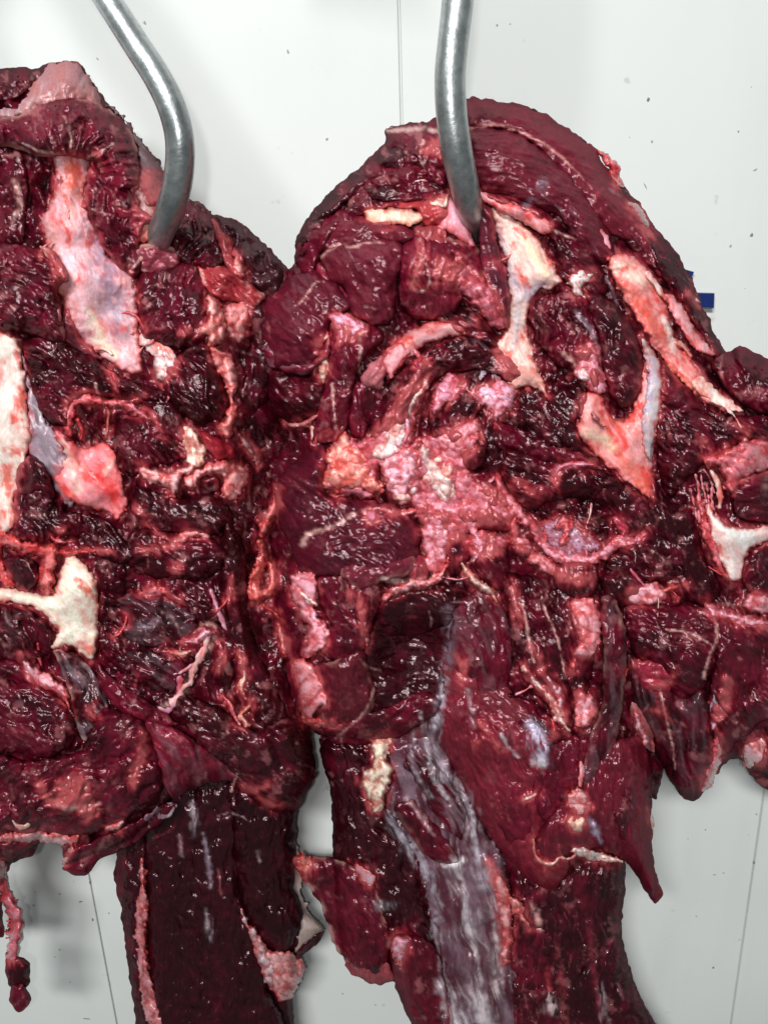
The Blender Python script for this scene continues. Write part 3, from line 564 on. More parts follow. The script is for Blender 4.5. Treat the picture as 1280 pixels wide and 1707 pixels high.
    M("130,855 170,862 205,895 225,930 190,940 150,915 128,885", tone=.05, a=50, H=14, o=12, rough=1.5, fib=1.8, **k)
    M("200,692 260,700 302,722 312,762 262,777 230,792 214,792 194,752", tone=.2, a=45, rough=1.6, H=24, o=4, **k)
    M("138,684 200,680 222,702 202,722 190,745 160,742 140,732", tone=.03, o=-14, H=10, a=85, fib=2.4, **k)
    M("250,650 275,655 300,690 318,720 300,740 262,720 235,690", tone=.25, a=50, o=10, H=14, **k)
    FL("118,722,5 114,695,9 125,668,10 150,665,9 175,672,7 205,672,8 235,664,7", tint=(.70, .22, .20), lob=20, blood=.5, **k)
    FL("200,672,6 222,680,8 240,692,7 262,704,3 275,728,1.5", tint=(.62, .25, .24), lob=20, **k)
    FL("130,700,5 138,718,4 135,732,3", tint=(.60, .12, .12), **k)
    FA("302,705 322,715 345,748 346,762 328,782 310,772 308,750 300,730", tint=(.82, .62, .50), lob=28, blood=.2, **k)
    M("335,720 362,730 392,748 390,765 360,765 345,750", tint=(.34, .015, .02), tone=.9, a=40, o=12, H=10, **k)
    FA("228,774 250,780 275,786 300,780 322,770 326,785 302,800 298,818 292,832 276,812 258,806 238,798", tint=(.80, .46, .36), lob=22, H=11, o=14, **k)
    FA("306,802 322,784 345,776 370,768 400,774 414,782 412,808 396,830 376,832 368,812 372,795 345,792 330,806 320,818 308,812", tint=(.76, .38, .30), lob=22, H=12, o=14, blood=.4, **k)
    M("335,800 362,792 370,815 350,822", tone=.2, o=8, H=6, **k)
    M("232,812 300,832 330,820 372,834 392,862 362,892 300,890 242,880 218,850", tone=.1, a=25, H=22, o=3, **k)
    M("225,880 300,892 350,895 380,925 360,960 300,965 240,960 205,930", tone=.15, a=10, H=20, o=1, rough=1.5, **k)
    FL("236,918,3 262,914,5 290,905,6 312,893,8 335,890,6 346,897,3", tint=(.76, .42, .33), lob=18, **k)
    FL("228,840,1.5 238,865,2.5 256,880,2 270,895,1.5", tint=(.6, .25, .25), **k)
    FA("286,940 300,938 300,950 290,955", tint=(.8, .6, .55), H=6, **k)
    # lower tendon cross and the white fan bone
    M("10,928 50,930 68,960 52,985 26,982 8,958", tone=.15, H=18, o=8, a=60, **k)
    FL("-20,893,12 20,903,12 50,915,10 80,920,9 120,922,5 150,918,3 182,918,2", tint=(.64, .14, .12), lob=30, blood=.5, o=16, **k)
    FL("85,920,14 84,940,12 78,965,12 82,985,9", tint=(.66, .19, .15), lob=40, blood=.4, o=15, **k)
    FL("0,895,10 -5,925,8 2,950,9 15,975,8", tint=(.66, .12, .10), lob=20, blood=.5, o=13, **k)
    FL("95,905,5 100,890,4 108,880,2", tint=(.5, .06, .06), **k)
    BO("98,962 112,922 136,936 158,960 165,1000 163,1060 155,1102 138,1092 118,1076 86,1082 96,1052 62,1016 20,1004 -60,990 -60,974 42,985 84,992", H=15, o=11, a=40, tint=(.84, .76, .64), blood=.12, fib=1.4, **k)
    M("-60,1004 30,1012 70,1030 96,1056 86,1086 50,1112 20,1102 -60,1092", tone=.25, a=60, H=20, o=2, rough=1.7, fib=1.6, **k)
    M("-60,1095 20,1100 60,1120 95,1130 112,1160 90,1165 40,1150 -60,1130", tone=.3, a=25, H=16, o=2, **k)
    FL("38,1098,3 50,1115,9 70,1132,13 95,1145,10 110,1165,6 119,1192,2", tint=(.70, .38, .34), lob=30, **k)
    M("-60,1132 40,1135 88,1152 116,1182 128,1222 110,1252 70,1264 30,1255 -60,1245", tone=.3, a=25, H=34, o=6, rough=1.2, **k)
    M("92,1085 122,1087 150,1112 172,1142 182,1182 150,1232 130,1225 116,1155", tone=.1, a=65, H=18, o=4, rim=.6, silver=.35, **k)
    M("168,960 230,965 300,962 350,990 368,1030 352,1080 320,1110 290,1200 240,1182 200,1162 170,1112 163,1050", tone=.12, a=25, H=12, o=-6, rough=1.8, lump=2.4, **k)
    M("195,1000 245,985 300,1000 330,1040 300,1075 250,1080 205,1060", tone=.12, a=20, H=18, o=4, rough=1.5, lump=1.6, silver=.12, **k)
    M("215,1080 260,1085 300,1085 310,1120 290,1150 250,1150 215,1120", tone=.2, a=30, H=14, o=2, silver=.15, **k)
    M("160,1105 190,1130 240,1165 285,1195 300,1210 250,1215 200,1185 170,1150", tone=.55, a=35, H=12, o=12, marb=1.4, **k)
    FL("232,990,4 255,985,8 280,988,7 300,1000,4", tint=(.5, .16, .15), lob=12, **k)
    FL("308,1070,3 325,1068,7 342,1056,7 362,1055,3", tint=(.74, .42, .42), lob=18, blood=.1, **k)
    TL("346,1060,5 340,1085,7 325,1110,6 318,1135,5 305,1148,3", tint=(.76, .52, .52), **k)
    TL("318,1110,3 300,1122,3 285,1125,2", **k); TL("300,1130,5 298,1160,8 282,1178,9 262,1182,4", tint=(.55, .28, .33), **k)
    M("352,985 385,1020 400,1080 385,1150 365,1180 340,1150 350,1100 375,1060", tone=.1, a=80, H=16, o=-2, **k)
    TL("352,985,3 362,1010,4 372,1035,5 378,1050,2", tint=(.60, .40, .42), **k)
    FL("366,1070,3 372,1095,4 362,1118,3", tint=(.6, .3, .32), **k)
    FL("398,1088,3 405,1105,6 408,1130,6 402,1148,4.5 408,1162,4 418,1170,3.5 410,1184,4 402,1192,5 412,1208,6 406,1216,3", tint=(.80, .52, .42), lob=40, H=7, o=14, lump=.5, **k)
    FL("372,1160,3 385,1175,4 392,1195,4 400,1208,4", tint=(.62, .30, .28), **k)
    # right flank with orange fat, tones lowered to paint the shade of the gap
    M("395,500 450,500 470,560 462,640 430,700 405,690 395,640 420,560", tone=.1, a=95, H=22, o=-8, **k)
    M("400,690 440,690 455,780 440,880 415,920 392,880 405,800", tone=.05, a=95, H=18, o=-12, **k)
    M("375,850 412,920 420,1050 450,1120 482,1195 440,1215 395,1155 380,1050 368,940", tone=.07, a=85, H=24, o=-2, rough=1.0, **k)
    M("425,900 465,920 482,1050 500,1180 470,1180 440,1080", tone=.07, a=85, H=18, o=-14, **k)
    FL("400,725,3 412,742,8 425,760,7 430,775,3", tint=(.50, .33, .28), o=4, **k)
    FL("462,812,4 460,838,7 448,865,10 436,890,6", tint=(.62, .22, .17), o=14, lob=30, **k)
    FL("436,905,6 438,935,9 425,965,10 430,995,11 455,975,9 452,940,7", tint=(.62, .19, .14), o=14, lob=22, **k)
    FL("440,1010,4 456,1020,3 468,1032,2", tint=(.6, .12, .10), o=12, **k)
    FL("464,1040,4 472,1062,7 478,1088,6", tint=(.60, .28, .22), o=6, **k)
    # lower hem of the piece
    M("-60,1250 50,1268 110,1258 150,1240 165,1180 240,1198 262,1240 275,1300 262,1338 225,1358 165,1385 110,1392 50,1382 -60,1392", tone=.35, a=150, H=30, o=10, rough=1.5, marb=.6, g=2.5, **k)
    M("-60,1300 20,1290 60,1310 90,1350 60,1385 10,1385 -60,1380", tone=.4, a=20, H=14, o=22, **k)
    M("120,1290 175,1285 235,1300 245,1345 200,1365 150,1355", tone=.25, a=160, H=14, o=24, rough=1.3, **k)
    M("150,1215 200,1195 238,1215 230,1260 200,1290 160,1280 140,1250", tone=.2, a=110, H=16, o=18, fib=2, **k)
    M("242,1205 285,1210 318,1228 352,1255 402,1296 372,1302 320,1312 290,1332 272,1302 258,1252", tone=.75, a=60, H=16, o=22, fib=1.6, rough=.8, silver=.12, **k)
    FL("240,1222,3 238,1250,6 228,1285,7 220,1308,3", tint=(.62, .28, .24), lob=40, o=28, **k)
    M("300,1158 360,1176 420,1218 490,1195 520,1245 524,1292 500,1345 470,1356 430,1342 395,1312 370,1272 330,1225 292,1200", tone=.14, a=30, H=34, o=8, rough=1.1, fib=.8, **k)
    M("390,1225 440,1225 470,1260 450,1300 410,1290", tone=.15, a=30, H=12, o=24, silver=.15, **k)
    M("300,1180 340,1195 395,1240 420,1285 385,1280 330,1235", tone=.2, a=38, H=12, o=24, **k)
    FL("402,1308,3 415,1316,6 435,1314,4 446,1310,2", tint=(.72, .36, .34), o=22, **k); FL("430,1330,2 450,1342,5 470,1342,2", tint=(.66, .50, .36), o=20, **k)
    M("512,1285 526,1290 518,1306 508,1300", tone=.2, H=8, o=0, **k)
    FA("88,1320 112,1292 138,1290 152,1308 152,1334 172,1348 145,1366 128,1352 100,1342", tint=(.76, .56, .54), H=8, o=28, lob=24, blood=.2, **k)
    FL("60,1300,2 72,1318,6 82,1335,7 100,1340,5", tint=(.70, .36, .34), o=28, **k)
    TL("22,1368,2 30,1377,4 42,1378,4.5 54,1368,3", tint=(.85, .70, .60), o=33, **k)
    M("108,1440 112,1418 170,1395 232,1368 272,1340 298,1338 262,1380 212,1412 168,1432 140,1460 108,1452", tone=.35, a=155, H=14, o=6, **k)
    ME("240,1362 262,1348 288,1338 292,1350 268,1370 248,1382", H=6, o=12, tint=(.24, .12, .16), silver=.6, a=150, **k)
    FL("-20,1398,6 30,1396,8 60,1392,9 95,1398,9 118,1402,8 130,1394,4", tint=(.66, .36, .30), o=10, lob=22, **k)
    FL("122,1412,3 118,1425,5 106,1438,4", tint=(.70, .42, .34), o=14, **k)
    FL("180,1380,5 196,1378,6 206,1370,3", tint=(.66, .46, .38), o=16, **k)
    M("-60,1402 35,1404 66,1400 60,1418 40,1434 -60,1448", tone=.2, a=160, H=12, o=2, **k)
    # hanging shred at far left
    FL("-4,1440,12 4,1470,11 16,1500,12 28,1530,13 26,1560,13 22,1595,11", tint=(.50, .17, .17), o=0, H=14, lob=40, blood=.4, rel='L', g=2.2)
    M("14,1590 48,1600 52,1632 44,1650 16,1645 10,1615", tone=.2, H=16, o=0, rough=1.5, rel='L')
    M("18,1642 40,1636 48,1652 54,1668 44,1682 30,1688 18,1668", tone=.5, H=14, o=0, rough=1.5, rel='L', marb=1.5)
    M("-60,1470 -8,1472 4,1510 6,1560 -60,1565", tone=.1, H=16, o=-10, rel='L')
    # flank hanging behind and below
    k = dict(rel='S')
    put('muscle', pp(SS), H=8, o=-6, R=40, back=3, a=92, parent=L_C, name='muscle', tone=.05, rough=.8, lump=1, g=3.0, marb=0, rel='S')
    M("200,1385 245,1380 240,1500 238,1620 262,1780 240,1780 226,1700 216,1620 204,1520 192,1470", tone=.08, a=86, H=14, o=0, rough=1.4, marb=.3, **k)
    FL("236,1430,4 238,1470,8 237,1520,12 234,1560,12 238,1600,11 246,1650,14 258,1700,16 268,1760,14", tint=(.48, .20, .17), lob=34, H=10, o=6, **k)
    M("246,1320 395,1290 398,1400 402,1480 425,1560 445,1640 480,1720 480,1790 290,1790 262,1700 248,1600 246,1480", tone=.08, a=90, H=26, o=4, rough=.85, fib=1.2, lump=1, marb=0, tint=(.018,.001,.003), **k)  # this slab and the next: near-black tints paint in shade from the mass above
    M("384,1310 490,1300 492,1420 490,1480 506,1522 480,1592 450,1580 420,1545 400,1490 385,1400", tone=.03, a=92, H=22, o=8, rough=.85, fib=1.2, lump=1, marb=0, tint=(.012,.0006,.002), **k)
    FL("390,1470,2 398,1505,4 412,1540,7 430,1575,10 445,1610,14 455,1640,10", tint=(.50, .38, .32), o=14, lob=22, **k)
    FA("440,1590 470,1582 500,1598 508,1618 500,1640 486,1662 468,1672 452,1650", tint=(.55, .30, .24), o=16, H=12, **k)
    ME("486,1400 496,1410 510,1515 540,1545 515,1575 492,1590 496,1540 488,1480", tint=(.34, .25, .22), silver=.4, H=6, o=0, a=85, **k)
    M("500,1580 545,1545 530,1570 500,1598 480,1600", tone=.1, H=6, o=6, **k)
    TL("424,1518,2 430,1505,5 440,1494,3", tint=(.45, .12, .12), o=20, **k)
    pass; pass
def build_right():
    PAR[0] = R_C; k = dict(rel='R')
    put('muscle', pp(RS), H=8, o=-8, R=55, back=6, a=80, parent=R_C, name='muscle', tone=.25, rough=1.6, lump=2.2, edge=1.2, g=3.0, marb=1.0, rel='R')
    # shank behind and below (under the flaps)
    kk = dict(rel='K')
    put('muscle', pp(KS), H=8, o=-8, R=45, back=4, a=90, parent=R_C, name='muscle', tone=.15, rough=1.0, lump=1.2, g=3.0, marb=.5, rel='K')
    M("850,1430 900,1470 950,1440 1032,1420 1040,1480 1034,1530 1042,1590 1064,1660 1100,1790 850,1790 855,1600", tone=.10, a=93, H=20, o=0, fib=1.6, rough=.8, marb=.7, lump=.7, **kk)
    M("860,1470 915,1480 935,1560 940,1680 960,1790 860,1790 850,1640", tone=.28, a=90, H=14, o=8, fib=1.5, marb=1, **kk)
    ME("640,1235 700,1185 745,1135 742,1230 768,1300 806,1380 842,1440 856,1560 860,1790 765,1790 742,1640 722,1560 700,1450 672,1380 642,1340 655,1290", H=34, o=2, a=76, silver=.48, tint=(.070, .014, .026), g=2.2, lump=2.6, **kk)
    M("656,1345 690,1335 722,1370 760,1425 758,1440 715,1432 680,1385", tone=.25, a=50, H=9, o=32, rim=.15, marb=.1, **kk)
    M("700,1240 740,1290 775,1345 770,1400 735,1370 690,1300 672,1270", tone=.2, a=60, H=8, o=30, silver=.3, marb=.3, **kk)
    FL("815,1440,6 832,1475,11 842,1520,11 846,1560,9 842,1600,8", tint=(.60, .30, .24), o=26, H=7, lob=40, lump=.4, **kk)
    FL("852,1495,5 862,1515,10 872,1530,6 880,1545,3", tint=(.70, .36, .28), o=30, lob=15, **kk); pass
    pass; pass
    for x_ in (): TL("%d,1640,4 %d,1680,8 %d,1740,12" % (x_, x_ + 10, x_ + 22), tint=(.66, .56, .58), o=27, H=5, **kk)
    M("538,1235 602,1228 642,1340 682,1395 704,1480 722,1575 680,1602 622,1560 568,1460 555,1400 552,1330 540,1270", tone=.02, a=70, H=20, o=-6, rough=1.2, marb=.3, **kk)
    M("535,1240 570,1245 585,1290 575,1315 552,1310 538,1275", tone=.25, a=80, H=12, o=8, marb=1.5, **kk)
    FA("616,1232 654,1225 646,1262 656,1282 645,1322 636,1352 622,1352 602,1305 606,1290 624,1270", tint=(.78, .66, .52), lob=34, H=10, o=22, blood=.08, **kk)
    M("492,1428 530,1424 580,1438 622,1465 640,1520 652,1560 645,1610 625,1634 592,1620 560,1582 532,1505 500,1458 488,1440", tone=.32, a=70, H=22, o=10, rough=1.0, rim=.6, marb=.6, **kk)
    FA("492,1430 508,1424 526,1440 510,1462 500,1455", tint=(.56, .22, .15), H=8, o=22, lob=40, **kk)
    BO("590,1440 610,1448 628,1462 620,1480 600,1468", tint=(.48, .36, .33), H=5, o=28, **kk)

    M("600,1590 640,1600 655,1632 630,1642 600,1632 575,1610", tone=.8, H=10, o=16, marb=2, tint=(.40, .08, .09), **kk)
    M("652,1560 718,1568 742,1640 768,1790 700,1790 690,1722 660,1650", tone=.35, a=80, H=22, o=12, fib=1.5, **kk)
    FA("652,1562 668,1558 682,1572 676,1600 668,1616 656,1592", tint=(.72, .46, .46), H=7, o=30, lob=30, blood=.4, **kk)
    # crown around the hook
    M("640,240 690,240 702,282 662,302 602,322 562,352 530,402 512,440 492,436 500,385 550,320 600,280", tone=.15, a=135, H=24, o=2, rough=1.7, **k)
    M("645,215 700,204 736,196 752,212 748,262 742,312 700,296 660,272 642,242", tone=.45, a=60, H=22, o=6, rough=1.4, marb=1.4, **k)
    M("622,262 700,272 742,330 748,352 700,347 640,352 575,362 592,312", tone=.4, a=160, H=18, o=10, rough=1.4, marb=1.2, **k)
    FA("708,245 730,228 748,238 748,270 728,262", tint=(.74, .50, .48), H=6, o=20, **k)
    M("610,310 660,302 730,308 748,325 740,336 690,338 620,335", tone=.25, a=172, H=10, o=18, rough=1.4, **k)
    TL("650,315,1.5 675,305,2.2 708,300,1.5", tint=(.80, .66, .64), o=26, **k); TL("655,312,1 690,302,1.6 712,302,1", tint=(.80, .66, .64), o=26, **k)
    M("778,164 830,168 880,178 930,203 985,243 1014,285 1045,330 1092,385 1128,430 1155,480 1145,510 1100,465 1050,405 1008,385 960,322 900,252 850,216 784,210", tone=.50, a=0, cen=(830, 560), H=22, o=2, fib=.9, rough=.5, marb=.35, bend=.3, lump=.7, tint=(.15, .014, .026), **k)
    M("782,214 850,218 900,248 955,295 1008,370 1024,425 1000,440 960,410 935,365 880,342 830,325 800,315 786,262", tone=.48, a=0, cen=(800, 640), H=24, o=8, fib=1.1, rough=.6, marb=.5, bend=.3, lump=.8, tint=(.125, .012, .024), **k)
    M("850,250 900,270 950,320 990,385 1000,430 960,395 920,345 870,310", tone=.45, a=45, H=9, o=22, fib=1.4, rough=.8, silver=.15, **k)
    M("800,320 850,325 900,345 942,382 992,424 1012,482 992,502 962,472 932,450 920,402 890,372 830,347", tone=.3, a=32, H=22, o=6, rough=1.3, **k)
    M("930,395 985,425 1005,480 985,505 950,480 925,455", tone=.12, a=60, H=14, o=4, rough=1.8, **k)
    M("1085,375 1132,430 1162,500 1200,582 1192,597 1152,535 1112,474 1070,432 1042,400", tone=.15, a=62, H=20, o=4, rough=1.1, **k)
    ME("1040,335 1066,352 1100,400 1130,440 1165,500 1155,505 1120,450 1080,405 1050,370", H=8, o=2, tint=(.18, .06, .06), silver=.3, a=55, **k)
    FL("1000,255,4 1014,268,8 1026,288,8 1032,308,5", tint=(.60, .16, .15), o=4, lob=18, rel='R'); FL("1048,342,5 1062,352,8 1072,372,7 1084,392,5", tint=(.36, .13, .13), o=10, rel='R')
    FL("1150,490,3 1158,500,4 1162,508,2", tint=(.66, .42, .36), o=6, rel='R')
    # left shoulder lobes
    M("500,400 560,352 600,360 590,400 540,425 520,470 496,440", tone=.5, a=110, H=20, o=8, rough=1.4, marb=1.2, **k)
    M("570,360 640,368 692,385 684,408 602,408 540,424 528,412", tone=.5, a=170, H=20, o=12, rough=.9, tint=(.13, .013, .024), **k)
    M("555,412 620,396 667,400 673,430 662,470 657,530 622,543 585,522 574,482 545,462 533,425", tone=.5, a=60, H=30, o=16, rough=.8, lump=1.2, tint=(.12, .012, .024), marb=.4, **k)
    M("525,430 550,455 580,490 582,520 556,500 532,475", tone=.75, a=50, H=12, o=10, marb=2, **k)
    M("670,402 712,390 742,400 762,430 774,480 762,520 722,532 684,527 664,492", tone=.55, a=85, H=24, o=14, marb=1, **k)
    BO("606,352 625,346 650,346 690,350 715,362 690,375 650,374 618,372", tint=(.78, .62, .48), H=8, o=20, blood=.15, rough=3, **k)
    M("650,345 690,330 735,328 750,342 745,368 712,378 700,362 690,348", tint=(.46, .04, .03), tone=.9, H=10, o=19, a=170, rough=.8, **k)
    FA("712,338 728,330 748,322 748,345 730,350", tint=(.86, .68, .58), H=8, o=25, lob=24, **k)
    BO("742,320 760,340 772,362 792,410 770,402 748,388 730,384 738,352", tint=(.72, .34, .33), H=10, o=20, blood=.15, fib=1.6, a=60, **k)
    M("690,380 735,375 745,395 738,420 715,412 695,400", tint=(.34, .06, .06), tone=.9, H=8, o=20, marb=1.5, **k)
    FL("700,405,5 706,425,7 696,450,5 690,475,6", tint=(.68, .38, .34), lob=18, o=25, **k); TL("690,482,3 706,484,3.5 716,468,2 714,435,2 708,415,1.5", tint=(.78, .60, .55), o=28, **k)
    M("735,392 770,400 800,420 812,470 795,480 760,450 738,425", tone=.5, a=60, H=14, o=12, rim=.6, **k)
    FA("722,442 752,430 790,452 822,482 842,522 847,552 822,545 800,522 775,495 742,472 722,462", tint=(.50, .17, .18), lob=17, H=14, o=20, blood=.4, **k)
    M("722,445 755,432 775,450 768,478 740,472", tone=.8, H=10, o=28, rough=1.4, tint=(.26, .04, .05), **k)
    BO("816,345 850,358 892,390 922,440 936,470 915,482 897,482 882,512 877,542 893,600 914,662 890,645 850,645 832,612 823,582 840,552 850,500 845,442 830,392", tint=(.76, .52, .46), H=15, o=13, a=68, blood=.18, g=2.0, fib=1.3, **k)


    BO("804,318 842,334 880,350 916,370 918,388 895,388 872,370 832,352 806,336", tint=(.76, .40, .34), H=9, o=24, blood=.45, lump=1.6, **k)
    M("796,360 806,342 822,356 828,402 842,450 852,520 842,548 820,505 803,452", tone=.35, a=80, H=12, o=22, rough=1.0, tint=(.10, .015, .03), marb=.4, **k)
    FA("948,462 962,452 978,450 992,455 980,470 968,480 976,495 960,494 950,482", tint=(.86, .74, .72), H=5, o=24, lob=12, blood=0, **k)
    # left dark lobes
    M("425,508 472,470 512,450 562,470 584,512 552,532 542,582 522,612 482,622 450,612 438,572 418,540", tone=.4, a=40, H=30, o=12, rough=1.0, tint=(.095, .009, .020), **k)
    M("440,500 500,470 540,480 530,520 480,535 440,530", tone=.5, a=30, H=12, o=26, rough=1.2, marb=1.2, **k)
    M("438,560 470,590 520,605 548,560 552,590 530,612 500,626 462,615 440,600", tone=.6, a=10, H=12, o=24, silver=.2, **k)
    M("440,612 500,624 542,622 537,682 502,705 470,700 448,662", tone=.2, a=30, H=24, o=6, **k)
    FL("474,708,2 495,710,5 515,702,6 532,690,2", tint=(.50, .24, .20), o=18, **k)
    M("552,532 582,522 622,542 642,562 602,602 592,642 582,702 562,737 530,737 524,702 540,642 545,592", tone=.45, a=105, H=22, o=14, marb=1.2, **k)
    FA("547,528 562,520 582,522 612,545 604,560 575,572 562,580 560,558", tint=(.68, .38, .40), H=8, o=26, lob=22, **k)
    FA("532,588 545,592 549,620 538,642 529,615", tint=(.72, .56, .46), H=7, o=20, lob=20, **k); FA("520,570 545,555 552,562 532,580", tint=(.58, .36, .28), H=6, o=22, **k)
    BO("643,585 680,553 720,536 756,536 778,556 745,562 710,574 680,598 655,624 644,606", tint=(.58, .33, .27), H=12, o=16, blood=.1, rough=.5, a=150, **k)
    BO("640,592 668,572 684,585 668,605 652,630 640,615", tint=(.58, .30, .27), H=8, o=22, **k)
    M("605,620 636,592 646,622 632,650 605,640", tone=.95, H=10, o=20, tint=(.50, .17, .19), **k)
    # central spiral of cut muscle and fat
    M("702,520 782,512 832,560 842,592 792,572 740,545", tone=.08, a=40, H=16, o=6, fib=1.6, **k)
    M("700,590 760,560 802,570 832,600 802,622 742,622 702,662 672,722 622,742 618,690 650,640", tone=.12, a=0, cen=(800, 720), H=22, o=10, rough=1.5, **k)
    M("590,640 622,640 612,700 604,730 584,722 578,690", tone=.5, a=100, H=14, o=10, marb=2, **k)
    M("600,620 660,650 650,700 620,720 600,680", tone=.1, a=100, H=14, o=8, **k)
    M("762,622 822,612 832,652 792,702 762,762 738,762 732,702", tone=.1, a=120, H=22, o=8, rough=1.6, **k)
    M("720,680 745,690 742,740 722,742 708,720", tone=.05, a=95, H=10, o=4, **k)
    M("780,560 850,590 870,625 850,640 810,620 780,600", tone=.1, a=30, H=16, o=12, fib=1.6, silver=.2, **k)
    M("880,640 915,662 940,700 960,740 930,760 880,730 840,700 850,670", tone=.08, a=50, H=20, o=4, rough=1.8, **k)
    M("790,670 850,680 880,740 870,800 820,800 790,760", tone=.05, a=70, H=18, o=2, rough=1.8, **k)
    FA("562,722 600,735 640,700 668,655 700,622 716,632 706,665 694,700 690,735 672,760 640,775 625,830 590,828 548,818 536,800", tint=(.56, .20, .20), lob=19, lump=1.9, H=12, o=11, blood=.5, **k)
    FA("640,765 690,735 722,725 760,712 800,705 800,735 780,770 790,800 830,812 862,842 850,872 800,880 765,905 738,895 700,870 680,838 650,835", tint=(.58, .23, .23), lob=19, lump=1.9, H=13, o=11, blood=.5, **k)
    FA("700,880 735,868 752,890 742,930 735,955 712,950 705,915", tint=(.66, .34, .33), lob=14, H=12, o=20, blood=.35, **k)
    FA("770,905 800,885 835,890 850,905 830,925 795,930", tint=(.50, .16, .17), lob=14, H=10, o=18, blood=.4, **k)
    M("690,742 705,735 712,770 705,800 690,790", tone=.1, H=9, o=20, rough=1.5, marb=.5, **k)
    M("765,745 800,740 815,760 790,785 768,775", tone=.15, H=10, o=19, rough=1.5, marb=.5, **k)
    M("690,838 715,832 745,845 740,862 712,860 692,852", tone=.1, H=9, o=19, rough=1.4, marb=.5, **k)
    M("800,800 835,815 850,845 825,855 805,830", tone=.2, H=10, o=20, rough=1.4, marb=.8, **k)
    M("765,835 790,838 800,870 780,880 762,862", tone=.3, H=10, o=20, rough=1.4, marb=.8, **k)
    M("718,715 745,705 765,715 750,730 722,732", tone=.1, H=9, o=20, rough=1.4, marb=.5, **k)
    _g = random.Random(7)
    for gx_, gy_ in ((652, 775), (668, 792), (660, 812), (682, 806), (648, 796), (676, 772), (566, 752), (588, 772), (604, 795), (562, 800), (730, 766), (745, 782), (812, 662), (832, 668), (690, 818), (715, 800)):
        r_ = _g.uniform(7, 12); e_ = _g.uniform(.8, 1.35)
        FA(' '.join('%.1f,%.1f' % (gx_ + r_ * _g.uniform(.85, 1.15) * math.cos(t_), gy_ + r_ * e_ * _g.uniform(.85, 1.15) * math.sin(t_)) for t_ in [q * math.pi / 4 for q in range(8)]),
           tint=_g.choice([(.84, .60, .54), (.80, .46, .40), (.82, .52, .50)]) if gx_ > 620 else (.82, .44, .28), H=11, o=24, lob=40, lump=.3, blood=.15, edge=.25, g=1.8, **k)
    FA("730,800 750,795 760,812 752,830 736,828", tint=(.84, .66, .62), lob=30, H=9, o=32, blood=0, **k)
    FA("600,790 625,795 640,815 620,822 600,812", tint=(.78, .36, .24), lob=16, H=10, o=28, **k)
    FA("712,620 702,640 682,658 662,688 642,720 614,760 622,767 650,767 670,752 682,702 692,682 702,662 714,640", tint=(.80, .56, .53), lob=19, H=13, o=22, blood=.15, **k)
    FL("680,650,5 665,690,8 672,720,8 660,745,7", tint=(.70, .38, .38), lob=14, o=24, **k); FL("676,690,5 680,715,5 674,738,4", tint=(.74, .48, .46), lob=12, o=26, **k)
    FA("572,720 590,738 612,760 622,792 642,812 602,817 562,820 540,816 534,800 545,780 538,762 555,742", tint=(.78, .35, .24), lob=21, lump=1.7, H=14, o=18, blood=.5, **k)
    FA("640,760 680,745 697,770 692,800 680,820 690,832 670,842 650,822 634,792", tint=(.82, .48, .45), lob=17, lump=1.6, H=14, o=22, blood=.25, **k)
    FA("700,738 714,744 722,764 736,780 757,800 762,820 742,842 722,822 710,792 698,768", tint=(.80, .60, .57), lob=20, H=13, o=24, blood=.1, **k)
    FA("722,732 750,710 790,700 802,712 782,740 762,762 738,752", tint=(.66, .30, .28), lob=14, H=12, o=22, blood=.4, **k)
    FA("658,822 680,818 686,828 676,836 662,834", tint=(.84, .62, .56), lob=20, H=9, o=28, blood=0, **k)
    FA("788,650 812,640 832,636 862,650 852,682 836,692 826,705 810,678 795,668", tint=(.74, .42, .43), lob=14, H=12, o=24, blood=.25, **k)
    FA("722,655 750,622 776,640 768,656 735,684 720,692", tint=(.62, .27, .29), lob=16, H=10, o=20, **k)
    FL("700,600,6 694,606,7 698,612,4", tint=(.45, .08, .12), o=26, **k); FL("640,700,3 600,745,2", tint=(.7, .5, .5), **k)
    ME("798,618 830,625 842,632 820,642 800,640", tint=(.32, .26, .30), silver=.7, H=6, o=24, a=10, **k)
    FL("640,848,4 655,856,6 675,856,7 690,852,5", tint=(.70, .34, .30), lob=12, o=20, **k); FL("555,830,3 580,822,5 610,815,4 650,805,3", tint=(.46, .12, .13), **k)
    M("700,832 742,842 782,832 802,802 832,812 862,842 852,882 802,884 770,874 740,892 700,872", tone=.9, a=70, H=16, o=14, marb=2.2, rough=1.6, tint=(.24, .03, .04), **k)
    FL("700,800,5 712,830,8 730,850,10 742,870,8 750,890,5", tint=(.68, .30, .30), lob=22, **k); FL("765,870,3 768,840,7 790,815,8 815,805,5 830,790,2", tint=(.66, .30, .32), lob=22, **k)
    FL("690,840,5 712,870,8 722,900,9 720,930,10 735,950,6", tint=(.72, .42, .40), lob=24, blood=.35, **k)
    M("680,930 700,925 715,940 712,965 690,970 678,955", tone=.9, H=12, o=18, tint=(.26, .03, .045), **k)
    M("735,885 765,880 785,905 775,945 750,960 738,930", tone=.2, a=80, H=16, o=12, **k)
    M("780,890 830,890 850,930 840,985 800,965 785,930", tone=.3, a=70, H=18, o=10, marb=1.6, **k)
    FL("770,935,3 778,955,6 795,972,8 815,985,7 828,1002,3", tint=(.82, .62, .54), lob=30, o=22, blood=.1, **k); FL("778,870,4 792,890,8 800,915,8 790,935,3", tint=(.70, .36, .36), lob=26, o=22, **k)
    TL("738,962,1.5 765,966,1.8 790,958,1.5", tint=(.6, .3, .3), o=28, **k)
